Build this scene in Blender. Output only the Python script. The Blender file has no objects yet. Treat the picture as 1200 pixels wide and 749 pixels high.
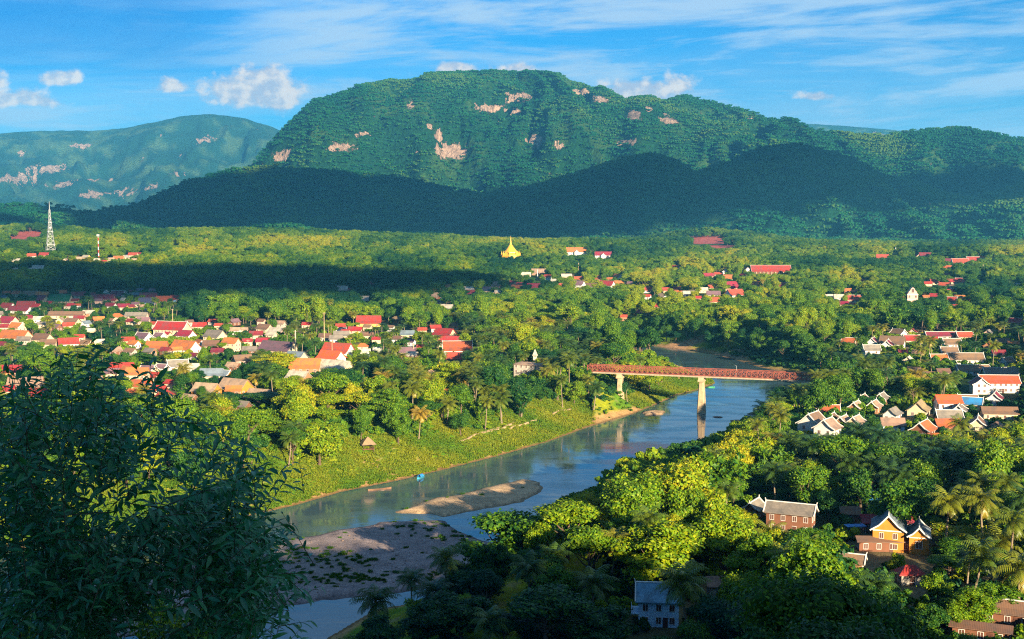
import bpy, math, random
import numpy as np
from mathutils import Vector, Matrix

# ------------------------------------------------------------------ camera, light, sky, exposure
scene = bpy.context.scene
C = scene.collection
F = 1448.0                                    # focal length in photograph pixels (1200 wide)
PITCH = math.atan(119.5 / F)
CAMZ = 100.0
SUN_EL = math.radians(15.0)
SUN_AZ = math.radians(28.0)                   # how far right of straight behind the camera
SUN_TO = np.array([math.sin(SUN_AZ) * math.cos(SUN_EL), -math.cos(SUN_AZ) * math.cos(SUN_EL), math.sin(SUN_EL)])

cd = bpy.data.cameras.new('camera')
cd.sensor_width = 36.0
cd.lens = 36.0 * F / 1200.0
cd.clip_start = 0.2
cd.clip_end = 80000.0
cam = bpy.data.objects.new('camera', cd)
cam.location = (0, 0, CAMZ)
cam.rotation_euler = (math.pi / 2 - PITCH, 0, 0)
C.objects.link(cam)
scene.camera = cam

sd_ = bpy.data.lights.new('sun', 'SUN')
sd_.energy = 5.0
sd_.angle = math.radians(0.5)
sd_.color = (1.0, 0.83, 0.56)
sun = bpy.data.objects.new('sun', sd_)
sun.rotation_euler = Vector(SUN_TO).to_track_quat('Z', 'Y').to_euler()
C.objects.link(sun)

scene.view_settings.view_transform = 'Standard'
scene.view_settings.look = 'None'
scene.view_settings.gamma = 1.0
scene.view_settings.use_curve_mapping = False
scene.view_settings.exposure = 1.63
scene.cycles.use_denoising = False       # foliage keeps its grain
scene.cycles.use_adaptive_sampling = False
scene.cycles.filter_width = 1.15
scene.cycles.max_bounces = 5
scene.cycles.diffuse_bounces = 3
scene.cycles.glossy_bounces = 2
scene.cycles.transmission_bounces = 3
scene.cycles.transparent_max_bounces = 6
scene.cycles.volume_bounces = 0
scene.cycles.caustics_reflective = False
scene.cycles.caustics_refractive = False

class NT:
    """small node-tree writer"""
    def __init__(s, tree):
        s.t = tree
        s.t.nodes.clear()
    def n(s, kind, **kw):
        nd = s.t.nodes.new(kind)
        for k, v in kw.items():
            setattr(nd, k, v)
        return nd
    def put(s, sock, v):
        if v is None:
            return
        if isinstance(v, bpy.types.NodeSocket):
            s.t.links.new(v, sock)
        elif isinstance(v, (tuple, list)) and sock.type == 'RGBA' and len(v) == 3:
            sock.default_value = (*v, 1)
        else:
            sock.default_value = v
    def m(s, op, a, b=None, c=None, clamp=False):
        nd = s.n('ShaderNodeMath', operation=op, use_clamp=clamp)
        for i, v in enumerate((a, b, c)):
            if v is not None:
                s.put(nd.inputs[i], v)
        return nd.outputs[0]
    def vm(s, op, a, b=None):
        nd = s.n('ShaderNodeVectorMath', operation=op)
        s.put(nd.inputs[0], a)
        if b is not None:
            s.put(nd.inputs[1], b)
        return nd.outputs[0]
    def rng(s, v, a, b, c=0.0, d=1.0, smooth=True):
        nd = s.n('ShaderNodeMapRange', interpolation_type='SMOOTHSTEP' if smooth else 'LINEAR')
        for i, q in enumerate((v, a, b, c, d)):
            s.put(nd.inputs[i], q)
        return nd.outputs[0]
    def mix(s, f, a, b, blend='MIX'):
        nd = s.n('ShaderNodeMix', data_type='RGBA', blend_type=blend)
        s.put(nd.inputs[0], f); s.put(nd.inputs[6], a); s.put(nd.inputs[7], b)
        return nd.outputs[2]
    def noise(s, vec, scale, detail=4.0, rough=0.55, dim='3D', dist=0.0):
        nd = s.n('ShaderNodeTexNoise', noise_dimensions=dim)
        s.put(nd.inputs['Vector'], vec)
        nd.inputs['Scale'].default_value = scale
        nd.inputs['Detail'].default_value = detail
        nd.inputs['Roughness'].default_value = rough
        nd.inputs['Distortion'].default_value = dist
        return nd.outputs['Fac']
    def xyz(s, x, y, z):
        nd = s.n('ShaderNodeCombineXYZ')
        for i, v in enumerate((x, y, z)):
            s.put(nd.inputs[i], v)
        return nd.outputs[0]
    def ramp(s, f, stops, interp='LINEAR'):
        nd = s.n('ShaderNodeValToRGB')
        cr = nd.color_ramp
        cr.interpolation = interp
        while len(cr.elements) < len(stops):
            cr.elements.new(0.5)
        for e, (p, col) in zip(cr.elements, stops):
            e.position = p
            e.color = (*col, 1)
        s.put(nd.inputs[0], f)
        return nd.outputs[0]

world = bpy.data.worlds.new('World')
scene.world = world
world.use_nodes = True
w = NT(world.node_tree)
sky = w.n('ShaderNodeTexSky', sky_type='NISHITA', sun_disc=False)
sky.sun_elevation = SUN_EL
sky.sun_rotation = math.pi - SUN_AZ
sky.altitude = 300
sky.air_density = 1.0
sky.dust_density = 0.3
sky.ozone_density = 3.0
geo = w.n('ShaderNodeTexCoord')
sep = w.n('ShaderNodeSeparateXYZ')
w.put(sep.inputs[0], geo.outputs['Generated'])
X, Y, Z = sep.outputs
az = w.m('ARCTAN2', X, Y)
el = w.m('ARCSINE', w.m('MINIMUM', w.m('MAXIMUM', Z, -1.0), 1.0))
azd = w.m('MULTIPLY', az, 57.29578)
eld = w.m('MULTIPLY', el, 57.29578)
# thin high cloud: long streaks, two scales, tilted a little
tilt = w.m('ADD', eld, w.m('MULTIPLY', azd, -0.045))
p1 = w.xyz(w.m('MULTIPLY', azd, 0.075), w.m('MULTIPLY', tilt, 0.50), 3.7)
n1 = w.noise(p1, 1.0, 7, 0.58, dist=0.6)
p2 = w.xyz(w.m('MULTIPLY', azd, 0.16), w.m('MULTIPLY', tilt, 1.5), 11.2)
n2 = w.noise(p2, 1.0, 6, 0.6, dist=0.4)
veil = w.m('ADD', w.m('MULTIPLY', n1, 0.75), w.m('MULTIPLY', n2, 0.35))
VEIL_LO, VEIL_HI = 0.46, 0.66
veil = w.rng(veil, VEIL_LO, VEIL_HI)
clearl = w.m('MULTIPLY', w.rng(azd, -8.0, -17.0), w.rng(eld, 4.5, 7.5))
veil = w.m('MULTIPLY', veil, w.m('SUBTRACT', 1.0, w.m('MULTIPLY', clearl, 0.8)))
low = w.rng(eld, 1.0, 10.5, 0.85, 0.0)          # a pale layer lying low over the horizon
veil = w.m('MAXIMUM', w.m('MULTIPLY', veil, 0.9), w.m('MULTIPLY', low, w.rng(n1, 0.25, 0.6)))
# heaped clouds on the skyline: centre azimuth, elevation, half sizes in degrees
CUM = [(-11.7, 5.55, 2.9, 1.35), (-12.6, 5.5, 1.2, .9), (-10.2, 5.3, 1.1, .9), (-15.2, 5.7, .9, .5), (-19.8, 5.9, .95, .55), (-23.2, 5.6, 1.5, 1.1), (-21.8, 5.0, 2.2, .6),
       (-2.4, 6.65, 1.3, .55), (0.4, 6.6, 1.0, .5), (5.6, 5.7, 2.2, .75), (7.6, 5.8, 1.0, .8), (13.6, 5.35, 0.9, .35),
       (-30, 5, 3, 1.6), (30, 4.5, 3.2, 1.4), (44, 5.5, 4, 2), (-47, 5, 4, 2)]
pc = w.xyz(w.m('MULTIPLY', azd, 1.0), w.m('MULTIPLY', eld, 1.25), 0.0)
nc = w.noise(pc, 0.80, 6, 0.55)
ncf = w.m('MULTIPLY', w.m('SUBTRACT', nc, 0.5), 2.1)
best = None
for (a0, e0, ra, re) in CUM:
    dx = w.m('DIVIDE', w.m('SUBTRACT', azd, a0), ra)
    ey = w.m('SUBTRACT', eld, e0)
    # flat bases: below the centre the cloud ends sooner
    dy = w.m('DIVIDE', w.m('MAXIMUM', ey, w.m('MULTIPLY', ey, -1.7)), re)
    d = w.m('SUBTRACT', 1.0, w.m('SQRT', w.m('ADD', w.m('MULTIPLY', dx, dx), w.m('MULTIPLY', dy, dy))))
    best = d if best is None else w.m('MAXIMUM', best, d)
cumf = w.rng(w.m('ADD', best, ncf), -0.02, 0.50)
ncs = w.noise(w.vm('ADD', pc, (0.25, -0.25, 0.0)), 0.80, 4, 0.55)
lit = w.rng(w.m('SUBTRACT', nc, ncs), -0.10, 0.13)
cumcol = w.mix(lit, (3.5, 3.9, 4.9), (6.4, 5.8, 5.4))
skyc = w.mix(1.0, sky.outputs[0], (0.022, 0.55, 0.98), 'MULTIPLY')
skyc = w.mix(w.m('MULTIPLY', clearl, 0.9), skyc, w.mix(1.0, skyc, (0.25, 0.60, 0.72), 'MULTIPLY'))
c1 = w.mix(veil, skyc, (3.4, 4.7, 6.1))
c2 = w.mix(cumf, c1, cumcol)
bg = w.n('ShaderNodeBackground')
w.put(bg.inputs[0], c2)
bg.inputs[1].default_value = 0.052
wo = w.n('ShaderNodeOutputWorld')
w.put(wo.inputs[0], bg.outputs[0])

# ------------------------------------------------------------------ helpers
rnd = random.Random(7)
R = np.random.default_rng(11)
CP, SP = math.cos(PITCH), math.sin(PITCH)

def ray(px, py):
    xc, yc = (px - 600.0) / F, (374.5 - py) / F
    return np.array([xc, CP + yc * SP, -SP + yc * CP])
def at_z(px, py, z=0.0):
    d = ray(px, py)
    t = (z - CAMZ) / d[2]
    return np.array([d[0] * t, d[1] * t])
def at_y(px, py, y):
    d = ray(px, py) * (y / ray(px, py)[1])
    return np.array([d[0], d[1], d[2] + CAMZ])
def project(x, y, z):
    zz = z - CAMZ
    dep = y * CP - zz * SP
    up = y * SP + zz * CP
    dep = np.maximum(dep, 0.01)
    return 600 + F * x / dep, 374.5 - F * up / dep, dep

def hash2(ix, iy, seed):
    h = (ix.astype(np.int64) * 374761393 + iy.astype(np.int64) * 668265263 + seed * 974711) & 0x7fffffff
    h = ((h ^ (h >> 13)) * 1274126177) & 0x7fffffff
    h = h ^ (h >> 16)
    return (h & 0xffff) / 65535.0
def vnoise(x, y, seed=0):
    x = np.asarray(x, float); y = np.asarray(y, float)
    ix, iy = np.floor(x), np.floor(y)
    fx, fy = x - ix, y - iy
    fx = fx * fx * (3 - 2 * fx); fy = fy * fy * (3 - 2 * fy)
    a, b = hash2(ix, iy, seed), hash2(ix + 1, iy, seed)
    c, d = hash2(ix, iy + 1, seed), hash2(ix + 1, iy + 1, seed)
    return (a * (1 - fx) + b * fx) * (1 - fy) + (c * (1 - fx) + d * fx) * fy
def fbm(x, y, seed=0, o=4, g=0.5):
    s, a, t = 0.0, 1.0, 0.0
    for i in range(o):
        s = s + a * vnoise(x * 2 ** i + 17 * i, y * 2 ** i - 9 * i, seed + i)
        t += a
        a *= g
    return s / t - 0.5
def smooth(t):
    t = np.clip(t, 0, 1)
    return t * t * (3 - 2 * t)
def inside(poly, x, y):
    x = np.asarray(x, float); y = np.asarray(y, float)
    r = np.zeros(x.shape, bool)
    n = len(poly)
    for i in range(n):
        (x0, y0), (x1, y1) = poly[i], poly[(i + 1) % n]
        if y0 == y1:
            continue
        r ^= ((y0 > y) != (y1 > y)) & (x < (x1 - x0) * (y - y0) / (y1 - y0) + x0)
    return r
def sdist(poly, x, y):
    """signed distance to a polygon, negative inside"""
    d = np.full(x.shape, 1e9)
    n = len(poly)
    for i in range(n):
        (x0, y0), (x1, y1) = poly[i], poly[(i + 1) % n]
        ex, ey = x1 - x0, y1 - y0
        t = np.clip(((x - x0) * ex + (y - y0) * ey) / (ex * ex + ey * ey + 1e-9), 0, 1)
        d = np.minimum(d, (x - x0 - t * ex) ** 2 + (y - y0 - t * ey) ** 2)
    d = np.sqrt(d)
    return np.where(inside(poly, x, y), -d, d)

def mesh_np(name, verts, faces, mats=None, fmat=None, smooth_=False, attrs=None):
    """faces: (N,k) int array, or a list of such arrays"""
    me = bpy.data.meshes.new(name)
    verts = np.asarray(verts, np.float32)
    fl = faces if isinstance(faces, list) else [faces]
    fl = [np.asarray(f, np.int32) for f in fl if len(f)]
    me.vertices.add(len(verts))
    me.vertices.foreach_set('co', verts.ravel())
    idx = np.concatenate([f.ravel() for f in fl])
    tot = np.concatenate([np.full(len(f), f.shape[1], np.int32) for f in fl])
    st = np.concatenate([[0], np.cumsum(tot)[:-1]]).astype(np.int32)
    me.loops.add(len(idx))
    me.loops.foreach_set('vertex_index', idx)
    me.polygons.add(len(tot))
    me.polygons.foreach_set('loop_start', st)
    me.polygons.foreach_set('loop_total', tot)
    if smooth_:
        me.polygons.foreach_set('use_smooth', np.ones(len(tot), bool))
    for m in (mats or []):
        me.materials.append(m)
    if fmat is not None:
        me.polygons.foreach_set('material_index', np.asarray(fmat, np.int32))
    me.update(calc_edges=True)
    for k, v in (attrs or {}).items():
        v = np.asarray(v, np.float32)
        if v.ndim == 1:
            a = me.attributes.new(k, 'FLOAT', 'POINT'); a.data.foreach_set('value', v)
        else:
            a = me.attributes.new(k, 'FLOAT_COLOR', 'POINT')
            a.data.foreach_set('color', np.c_[v, np.ones(len(v))].astype(np.float32).ravel())
    return me

class MB:
    """collects boxes, quads, tubes and prisms into one mesh"""
    def __init__(s):
        s.v, s.f, s.fm, s.k = [], [], [], 0
    def add(s, vs, fs, mi=0):
        b = len(s.v)
        s.v += [tuple(v) for v in vs]
        s.f += [tuple(i + b for i in f) for f in fs]
        s.fm += [mi] * len(fs)
        return s
    def box(s, x0, x1, y0, y1, z0, z1, mi=0):
        vs = [(x0, y0, z0), (x1, y0, z0), (x1, y1, z0), (x0, y1, z0), (x0, y0, z1), (x1, y0, z1), (x1, y1, z1), (x0, y1, z1)]
        return s.add(vs, [(0, 3, 2, 1), (4, 5, 6, 7), (0, 1, 5, 4), (1, 2, 6, 5), (2, 3, 7, 6), (3, 0, 4, 7)], mi)
    def bar(s, a, b, w, h=None, mi=0):
        """a square bar from a to b"""
        a, b = Vector(a), Vector(b)
        d = (b - a).normalized()
        u = d.cross(Vector((0, 0, 1)))
        if u.length < 1e-3:
            u = Vector((1, 0, 0))
        u.normalize()
        v = d.cross(u).normalized()
        u = u * w / 2; v = v * (h or w) / 2
        vs = [p + q for p in (a, b) for q in (-u - v, u - v, u + v, -u + v)]
        return s.add(vs, [(0, 1, 2, 3), (7, 6, 5, 4), (0, 4, 5, 1), (1, 5, 6, 2), (2, 6, 7, 3), (3, 7, 4, 0)], mi)
    def tube(s, pts, rad, n=7, mi=0):
        pts = [Vector(p) for p in pts]
        b = len(s.v)
        for i, p in enumerate(pts):
            d = (pts[min(i + 1, len(pts) - 1)] - pts[max(i - 1, 0)]).normalized()
            u = d.cross(Vector((0.31, 0.17, 0.93)))
            if u.length < 1e-3:
                u = Vector((1, 0, 0))
            u.normalize(); v = d.cross(u)
            for k in range(n):
                t = 2 * math.pi * k / n
                s.v.append(tuple(p + (u * math.cos(t) + v * math.sin(t)) * rad[i]))
        for i in range(len(pts) - 1):
            for k in range(n):
                s.f.append((b + i * n + k, b + i * n + (k + 1) % n, b + (i + 1) * n + (k + 1) % n, b + (i + 1) * n + k)); s.fm.append(mi)
        e = b + (len(pts) - 1) * n
        s.f.append(tuple(e + k for k in range(n))); s.fm.append(mi)
        return s
    def lathe(s, prof, n=24, mi=0, cx=0, cy=0):
        b = len(s.v)
        for (r, z) in prof:
            for k in range(n):
                t = 2 * math.pi * (k + .5) / n
                s.v.append((cx + r * math.cos(t), cy + r * math.sin(t), z))
        for i in range(len(prof) - 1):
            for k in range(n):
                s.f.append((b + i * n + k, b + i * n + (k + 1) % n, b + (i + 1) * n + (k + 1) % n, b + (i + 1) * n + k)); s.fm.append(mi)
        return s
    def mesh(s, name, *mats, smooth_=False):
        me = bpy.data.meshes.new(name)
        me.from_pydata(s.v, [], s.f)
        for m in mats:
            me.materials.append(m)
        if len(mats) > 1:
            me.polygons.foreach_set('material_index', np.array(s.fm, np.int32))
        if smooth_:
            me.polygons.foreach_set('use_smooth', np.ones(len(s.f), bool))
        me.update()
        return me

def link(name, me, parent=None, loc=None, rot=None, scl=None):
    o = bpy.data.objects.new(name, me)
    C.objects.link(o)
    if parent is not None:
        o.parent = parent
    if loc is not None:
        o.location = loc
    if rot is not None:
        o.rotation_euler = (0, 0, rot)
    if scl is not None:
        o.scale = scl if isinstance(scl, (tuple, list)) else (scl,) * 3
    return o
def thing(name, loc, rot=0.0, label=None, cat=None, group=None, scl=None):
    o = link(name, None, None, loc, rot, scl)
    return tag(o, label, cat, group)
def tag(o, label=None, cat=None, group=None, kind=None):
    if label: o['label'] = label
    if cat: o['category'] = cat
    if group: o['group'] = group
    if kind: o['kind'] = kind
    return o

# ------------------------------------------------------------------ materials
def mat(name):
    m = bpy.data.materials.new(name)
    m.use_nodes = True
    return m, NT(m.node_tree)
def finish(nt, col, rough=0.7, spec=0.3, normal=None, metal=0.0):
    b = nt.n('ShaderNodeBsdfPrincipled')
    nt.put(b.inputs['Base Color'], col)
    nt.put(b.inputs['Roughness'], rough)
    nt.put(b.inputs['Specular IOR Level'], spec)
    nt.put(b.inputs['Metallic'], metal)
    if normal is not None:
        nt.put(b.inputs['Normal'], normal)
    o = nt.n('ShaderNodeOutputMaterial')
    nt.put(o.inputs[0], b.outputs[0])
    return b
def bump(nt, h, strength=0.5, dist=0.1):
    b = nt.n('ShaderNodeBump')
    b.inputs['Strength'].default_value = strength
    b.inputs['Distance'].default_value = dist
    nt.put(b.inputs['Height'], h)
    return b.outputs[0]
def plain(name, col, rough=0.7, spec=0.3, var=0.25, scale=0.8, metal=0.0):
    m, nt = mat(name)
    tc = nt.n('ShaderNodeTexCoord').outputs['Object']
    n = nt.noise(tc, scale, 5, 0.6)
    n2 = nt.noise(tc, scale * 9, 3, 0.6)
    f = nt.m('ADD', nt.m('MULTIPLY', n, 0.7), nt.m('MULTIPLY', n2, 0.3))
    c = nt.mix(nt.rng(f, 0.3, 0.7), tuple(q * (1 - var) for q in col), tuple(min(1, q * (1 + var * .5)) for q in col))
    finish(nt, c, rough, spec, metal=metal)
    return m
def roofmat(name, col, course=0.33, weather=0.55):
    m, nt = mat(name)
    tc = nt.n('ShaderNodeTexCoord').outputs['Object']
    s = nt.n('ShaderNodeSeparateXYZ'); nt.put(s.inputs[0], tc)
    rows = nt.m('FRACT', nt.m('DIVIDE', s.outputs[2], course * .6))
    cols = nt.m('FRACT', nt.m('DIVIDE', s.outputs[0], course))
    hgt = nt.m('ADD', nt.m('MULTIPLY', rows, -1.0), nt.m('MULTIPLY', nt.m('PINGPONG', cols, 0.5), 0.7))
    n = nt.noise(tc, 0.32, 7, 0.7)
    n2 = nt.noise(tc, 2.4, 4, 0.7)
    oi = nt.n('ShaderNodeObjectInfo')
    c = nt.mix(nt.rng(n, 0.38, 0.66), col, tuple(q * (1 - weather) + 0.045 for q in col))
    c = nt.mix(nt.m('MULTIPLY', nt.rng(n2, 0.45, 0.8), 0.5), c, tuple(q * 0.55 for q in col))
    hs = nt.n('ShaderNodeHueSaturation')
    nt.put(hs.inputs['Color'], c)
    nt.put(hs.inputs['Value'], nt.rng(oi.outputs['Random'], 0, 1, 0.82, 1.15, False))
    nt.put(hs.inputs['Hue'], nt.rng(oi.outputs['Random'], 0, 1, 0.488, 0.512, False))
    finish(nt, hs.outputs[0], 0.65, 0.25, bump(nt, hgt, 0.6, 0.06))
    return m
def leafmat(name, stops, trans=0.28, gloss=0.2, rough=0.5):
    """leaf colour runs along 'tint' (one value per plant) and varies leaf by leaf"""
    m, nt = mat(name)
    a = nt.n('ShaderNodeAttribute', attribute_type='INSTANCER', attribute_name='tint')
    l = nt.n('ShaderNodeAttribute', attribute_type='GEOMETRY', attribute_name='leaf')
    v = nt.m('ADD', a.outputs['Fac'], nt.m('MULTIPLY', nt.m('SUBTRACT', l.outputs['Fac'], 0.5), 0.42), clamp=True)
    c = nt.ramp(v, stops)
    d = nt.n('ShaderNodeBsdfPrincipled')
    nt.put(d.inputs['Base Color'], c)
    d.inputs['Roughness'].default_value = rough
    d.inputs['Specular IOR Level'].default_value = gloss
    t = nt.n('ShaderNodeBsdfTranslucent')
    nt.put(t.inputs[0], nt.mix(1.0, c, (1.5, 1.35, 0.6), 'MULTIPLY'))
    mx = nt.n('ShaderNodeMixShader')
    mx.inputs[0].default_value = trans
    nt.put(mx.inputs[1], d.outputs[0]); nt.put(mx.inputs[2], t.outputs[0])
    o = nt.n('ShaderNodeOutputMaterial')
    nt.put(o.inputs[0], mx.outputs[0])
    return m

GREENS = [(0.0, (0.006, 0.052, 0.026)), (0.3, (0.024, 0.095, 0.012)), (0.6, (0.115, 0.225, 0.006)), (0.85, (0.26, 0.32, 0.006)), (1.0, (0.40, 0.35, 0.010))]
M = {}
M['leaf'] = leafmat('leaf', GREENS)
M['frond'] = leafmat('palm_frond', [(0.0, (0.012, 0.055, 0.022)), (0.4, (0.06, 0.115, 0.012)), (0.75, (0.17, 0.19, 0.012)), (1.0, (0.33, 0.22, 0.03))], 0.2, 0.4, 0.4)
M['hill_leaf'] = leafmat('hill_foliage', [(0.0, (0.004, 0.058, 0.022)), (0.5, (0.014, 0.100, 0.020)), (1.0, (0.080, 0.150, 0.012))], 0.08, 0.1)
M['near_leaf'] = leafmat('near_leaf', [(0.0, (0.012, 0.13, 0.066)), (0.5, (0.030, 0.21, 0.085)), (1.0, (0.14, 0.38, 0.07))], 0.25, 0.6, 0.34)
M['grassblade'] = leafmat('bank_grass', [(0.0, (0.03, 0.10, 0.012)), (0.5, (0.085, 0.17, 0.010)), (1.0, (0.22, 0.23, 0.015))], 0.25, 0.1)
M['bark'] = plain('bark', (0.13, 0.09, 0.06), 0.9, 0.1, 0.4, 1.2)
M['palm_bark'] = plain('palm_bark', (0.24, 0.18, 0.12), 0.9, 0.1, 0.35, 1.6)
for k, c in dict(red=(0.40, 0.040, 0.026), orange=(0.50, 0.135, 0.034), maroon=(0.22, 0.020, 0.034), crimson=(0.34, 0.020, 0.038), brown=(0.21, 0.115, 0.07),
                 tan=(0.42, 0.27, 0.18), grey=(0.24, 0.20, 0.165), blue=(0.035, 0.24, 0.50), green=(0.012, 0.17, 0.07), pale=(0.55, 0.48, 0.38),
                 purple=(0.20, 0.105, 0.13), navy=(0.05, 0.055, 0.12), slate=(0.17, 0.22, 0.26), sky=(0.22, 0.42, 0.56), thatch=(0.36, 0.25, 0.13), scarlet=(0.66, 0.055, 0.022)).items():
    M['r_' + k] = roofmat('roof_' + k, c)
for k, c in dict(white=(0.64, 0.62, 0.59), cream=(0.60, 0.47, 0.30), yellow=(0.72, 0.46, 0.11), orange=(0.56, 0.215, 0.035), brick=(0.34, 0.17, 0.09), wood=(0.20, 0.085, 0.05),
                 pink=(0.66, 0.42, 0.33), blue=(0.20, 0.36, 0.62), stone=(0.42, 0.37, 0.31), paleblue=(0.60, 0.76, 0.88)).items():
    M['w_' + k] = plain('plaster_' + k, c, 0.8, 0.2, 0.16, 0.5)
M['trim'] = plain('white_trim', (0.66, 0.63, 0.59), 0.6, 0.3, 0.08)
M['pane'] = plain('window_pane', (0.03, 0.035, 0.045), 0.15, 0.5, 0.3)
M['shutter'] = plain('dark_shutter', (0.12, 0.05, 0.035), 0.6, 0.3, 0.2)
M['concrete'] = plain('pier_concrete', (0.47, 0.34, 0.20), 0.85, 0.2, 0.35, 0.35)
M['beam'] = plain('deck_beam', (0.38, 0.30, 0.22), 0.8, 0.2, 0.3)
M['rust'] = plain('bridge_red', (0.28, 0.075, 0.048), 0.7, 0.3, 0.35, 0.6)
M['deckwood'] = plain('deck_boards', (0.30, 0.15, 0.09), 0.8, 0.2, 0.3)
M['steel'] = plain('galvanised_steel', (0.42, 0.42, 0.41), 0.5, 0.5, 0.1, metal=0.0)
M['gold'] = plain('gold_paint', (0.80, 0.42, 0.03), 0.42, 0.5, 0.12, 0.3)
M['golddark'] = plain('dark_gold', (0.50, 0.22, 0.03), 0.5, 0.4, 0.2, 0.3)
M['signalred'] = plain('signal_red', (0.60, 0.04, 0.03), 0.5)
M['tarp'] = plain('blue_tarp', (0.03, 0.22, 0.55), 0.5, 0.4, 0.2)
M['hullblue'] = plain('boat_paint', (0.05, 0.35, 0.55), 0.5, 0.4, 0.2)
M['hullwood'] = plain('boat_wood', (0.22, 0.12, 0.07), 0.7, 0.3, 0.3)
M['greennet'] = plain('boat_green', (0.10, 0.5, 0.22), 0.5, 0.4, 0.2)
M['rock'] = plain('river_rock', (0.22, 0.15, 0.11), 0.85, 0.2, 0.4, 0.5)
M['terrace'] = plain('terrace_stone', (0.40, 0.28, 0.16), 0.85, 0.2, 0.3, 0.5)
# ------------------------------------------------------------------ terrain
def W(pts):
    return [tuple(at_z(x, y, 0.0)) for x, y in pts]
BED = W([(700, 396), (735, 399), (775, 407), (819, 412), (857, 420), (893, 431), (947, 439), (985, 452), (965, 472), (925, 492), (880, 503), (850, 518), (820, 532), (780, 548),
         (740, 562), (700, 573), (655, 586), (640, 604), (600, 628), (565, 650), (540, 688), (480, 708), (440, 715), (422, 726), (385, 748), (330, 800), (200, 800), (-100, 780),
         (-100, 660), (50, 640), (180, 624), (270, 609), (345, 592), (400, 576), (470, 562), (520, 550), (580, 535), (640, 518), (693, 499), (741, 485), (773, 472), (792, 463),
         (817, 457), (838, 449), (828, 440), (800, 431), (781, 424), (765, 417), (745, 410), (715, 404)])
SANDBAR = W([(443, 602), (470, 594), (505, 584), (545, 575), (585, 565), (612, 560), (642, 565), (642, 577), (624, 588), (600, 595), (562, 600), (532, 605), (518, 608), (500, 603), (470, 604)])
GRAVEL = W([(120, 668), (230, 645), (345, 628), (400, 619), (440, 610), (480, 609), (515, 607), (530, 609), (547, 620), (600, 640), (560, 672), (520, 690), (470, 697), (430, 702), (380, 707), (320, 717), (200, 745), (60, 760), (60, 690)])
MUD = W([(655, 587), (690, 572), (735, 562), (765, 566), (740, 580), (690, 592)])
SPIT = W([(752, 484), (765, 481), (780, 482), (779, 486), (762, 488), (752, 487)])
SPIT2 = W([(860, 494), (885, 489), (905, 489), (930, 492), (915, 500), (880, 497)])
BARS = [(SANDBAR, 1.1, 7.0), (GRAVEL, 1.0, 9.0), (MUD, 0.8, 5.0), (SPIT, 0.7, 2.0), (SPIT2, 0.8, 3.0)]
POLE_X = lambda px, y: (px - 600) / F * y

def crest(px, py, y):
    d = ((374.5 - py) / F * CP - SP) / (CP + (374.5 - py) / F * SP)
    return CAMZ + d * y
# skyline of each range: photograph x, crest y, distance
RANGES = [
    ('front', [(-500, 235, 4300), (-200, 243, 4300), (0, 240, 4300), (45, 238, 4300), (110, 248, 4400), (160, 240, 4700), (210, 217, 4900), (260, 201, 5000), (315, 194, 5000), (400, 201, 5000), (470, 208, 5000),
               (520, 219, 5000), (570, 227, 4900), (620, 224, 4800), (660, 211, 4800), (700, 197, 4700), (740, 185, 4700), (765, 181, 4700), (790, 190, 4700), (812, 205, 4600), (850, 191, 4600), (890, 176, 4600),
               (930, 170, 4600), (970, 179, 4600), (1010, 196, 4600), (1050, 210, 4600), (1100, 227, 4600), (1135, 234, 4600), (1165, 224, 4600), (1200, 208, 4600), (1260, 195, 4700), (1700, 205, 4800)], 1350, 700, 1.35, 200),
    ('main', [(-500, 300, 6600), (150, 290, 6600), (230, 250, 6600), (290, 206, 6600), (308, 190, 6600), (330, 165, 6600), (350, 145, 6650), (372, 122, 6700), (400, 110, 6750), (430, 106, 6800), (460, 100, 6900), (500, 93, 7000),
              (550, 90, 7000), (600, 89, 7000), (640, 92, 7000), (680, 99, 6950), (705, 110, 6900), (730, 124, 6800), (750, 121, 6700), (775, 120, 6700), (800, 112, 6700), (830, 120, 6600), (870, 128, 6500),
              (900, 138, 6400), (940, 150, 6300), (1000, 158, 6200), (1050, 163, 6200), (1100, 157, 6200), (1140, 154, 6200), (1200, 164, 6200), (1320, 178, 6200), (1700, 190, 6200)], 1700, 1300, 0.72, 330),
    ('far', [(-500, 170, 11500), (-200, 152, 11500), (0, 156, 11500), (60, 152, 11500), (110, 153, 11500), (150, 150, 11500), (190, 142, 11500), (220, 135, 11500), (250, 133, 11500), (290, 138, 11500), (320, 148, 11500),
             (360, 165, 11500), (450, 215, 11500), (600, 240, 11500), (800, 160, 13000), (880, 141, 13000), (920, 144, 13000), (980, 147, 13000), (1060, 154, 13000), (1120, 157, 13000), (1200, 165, 13000), (1700, 180, 13000)], 3600, 2500, 1.0, 240),
]
RR = []
for nm, pts, wf, wb, ex, gul in RANGES:
    a = np.array(pts, float)
    RR.append((a[:, 0], np.array([crest(*p) for p in pts]), a[:, 2], wf, wb, ex, gul))
STUPA = at_y(598.5, 302, 2050)
BUMPS = [(STUPA[0], STUPA[1] + 20, 8, 150), (at_y(692, 300, 2350)[0], 2360, 11, 130), (at_y(836, 283, 3100)[0], 3130, 30, 120), (at_y(30, 278, 3100)[0], 3120, 34, 140), (at_y(250, 283, 2750)[0], 2750, 26, 330), (at_y(430, 290, 2800)[0], 2800, 12, 300), (at_y(860, 290, 2600)[0], 2600, 16, 260),
         (at_y(1125, 300, 2150)[0], 2180, 14, 120), (at_y(40, 290, 2800)[0], 2850, 12, 260), (at_y(905, 312, 1800)[0], 1830, 10, 110)]

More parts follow.
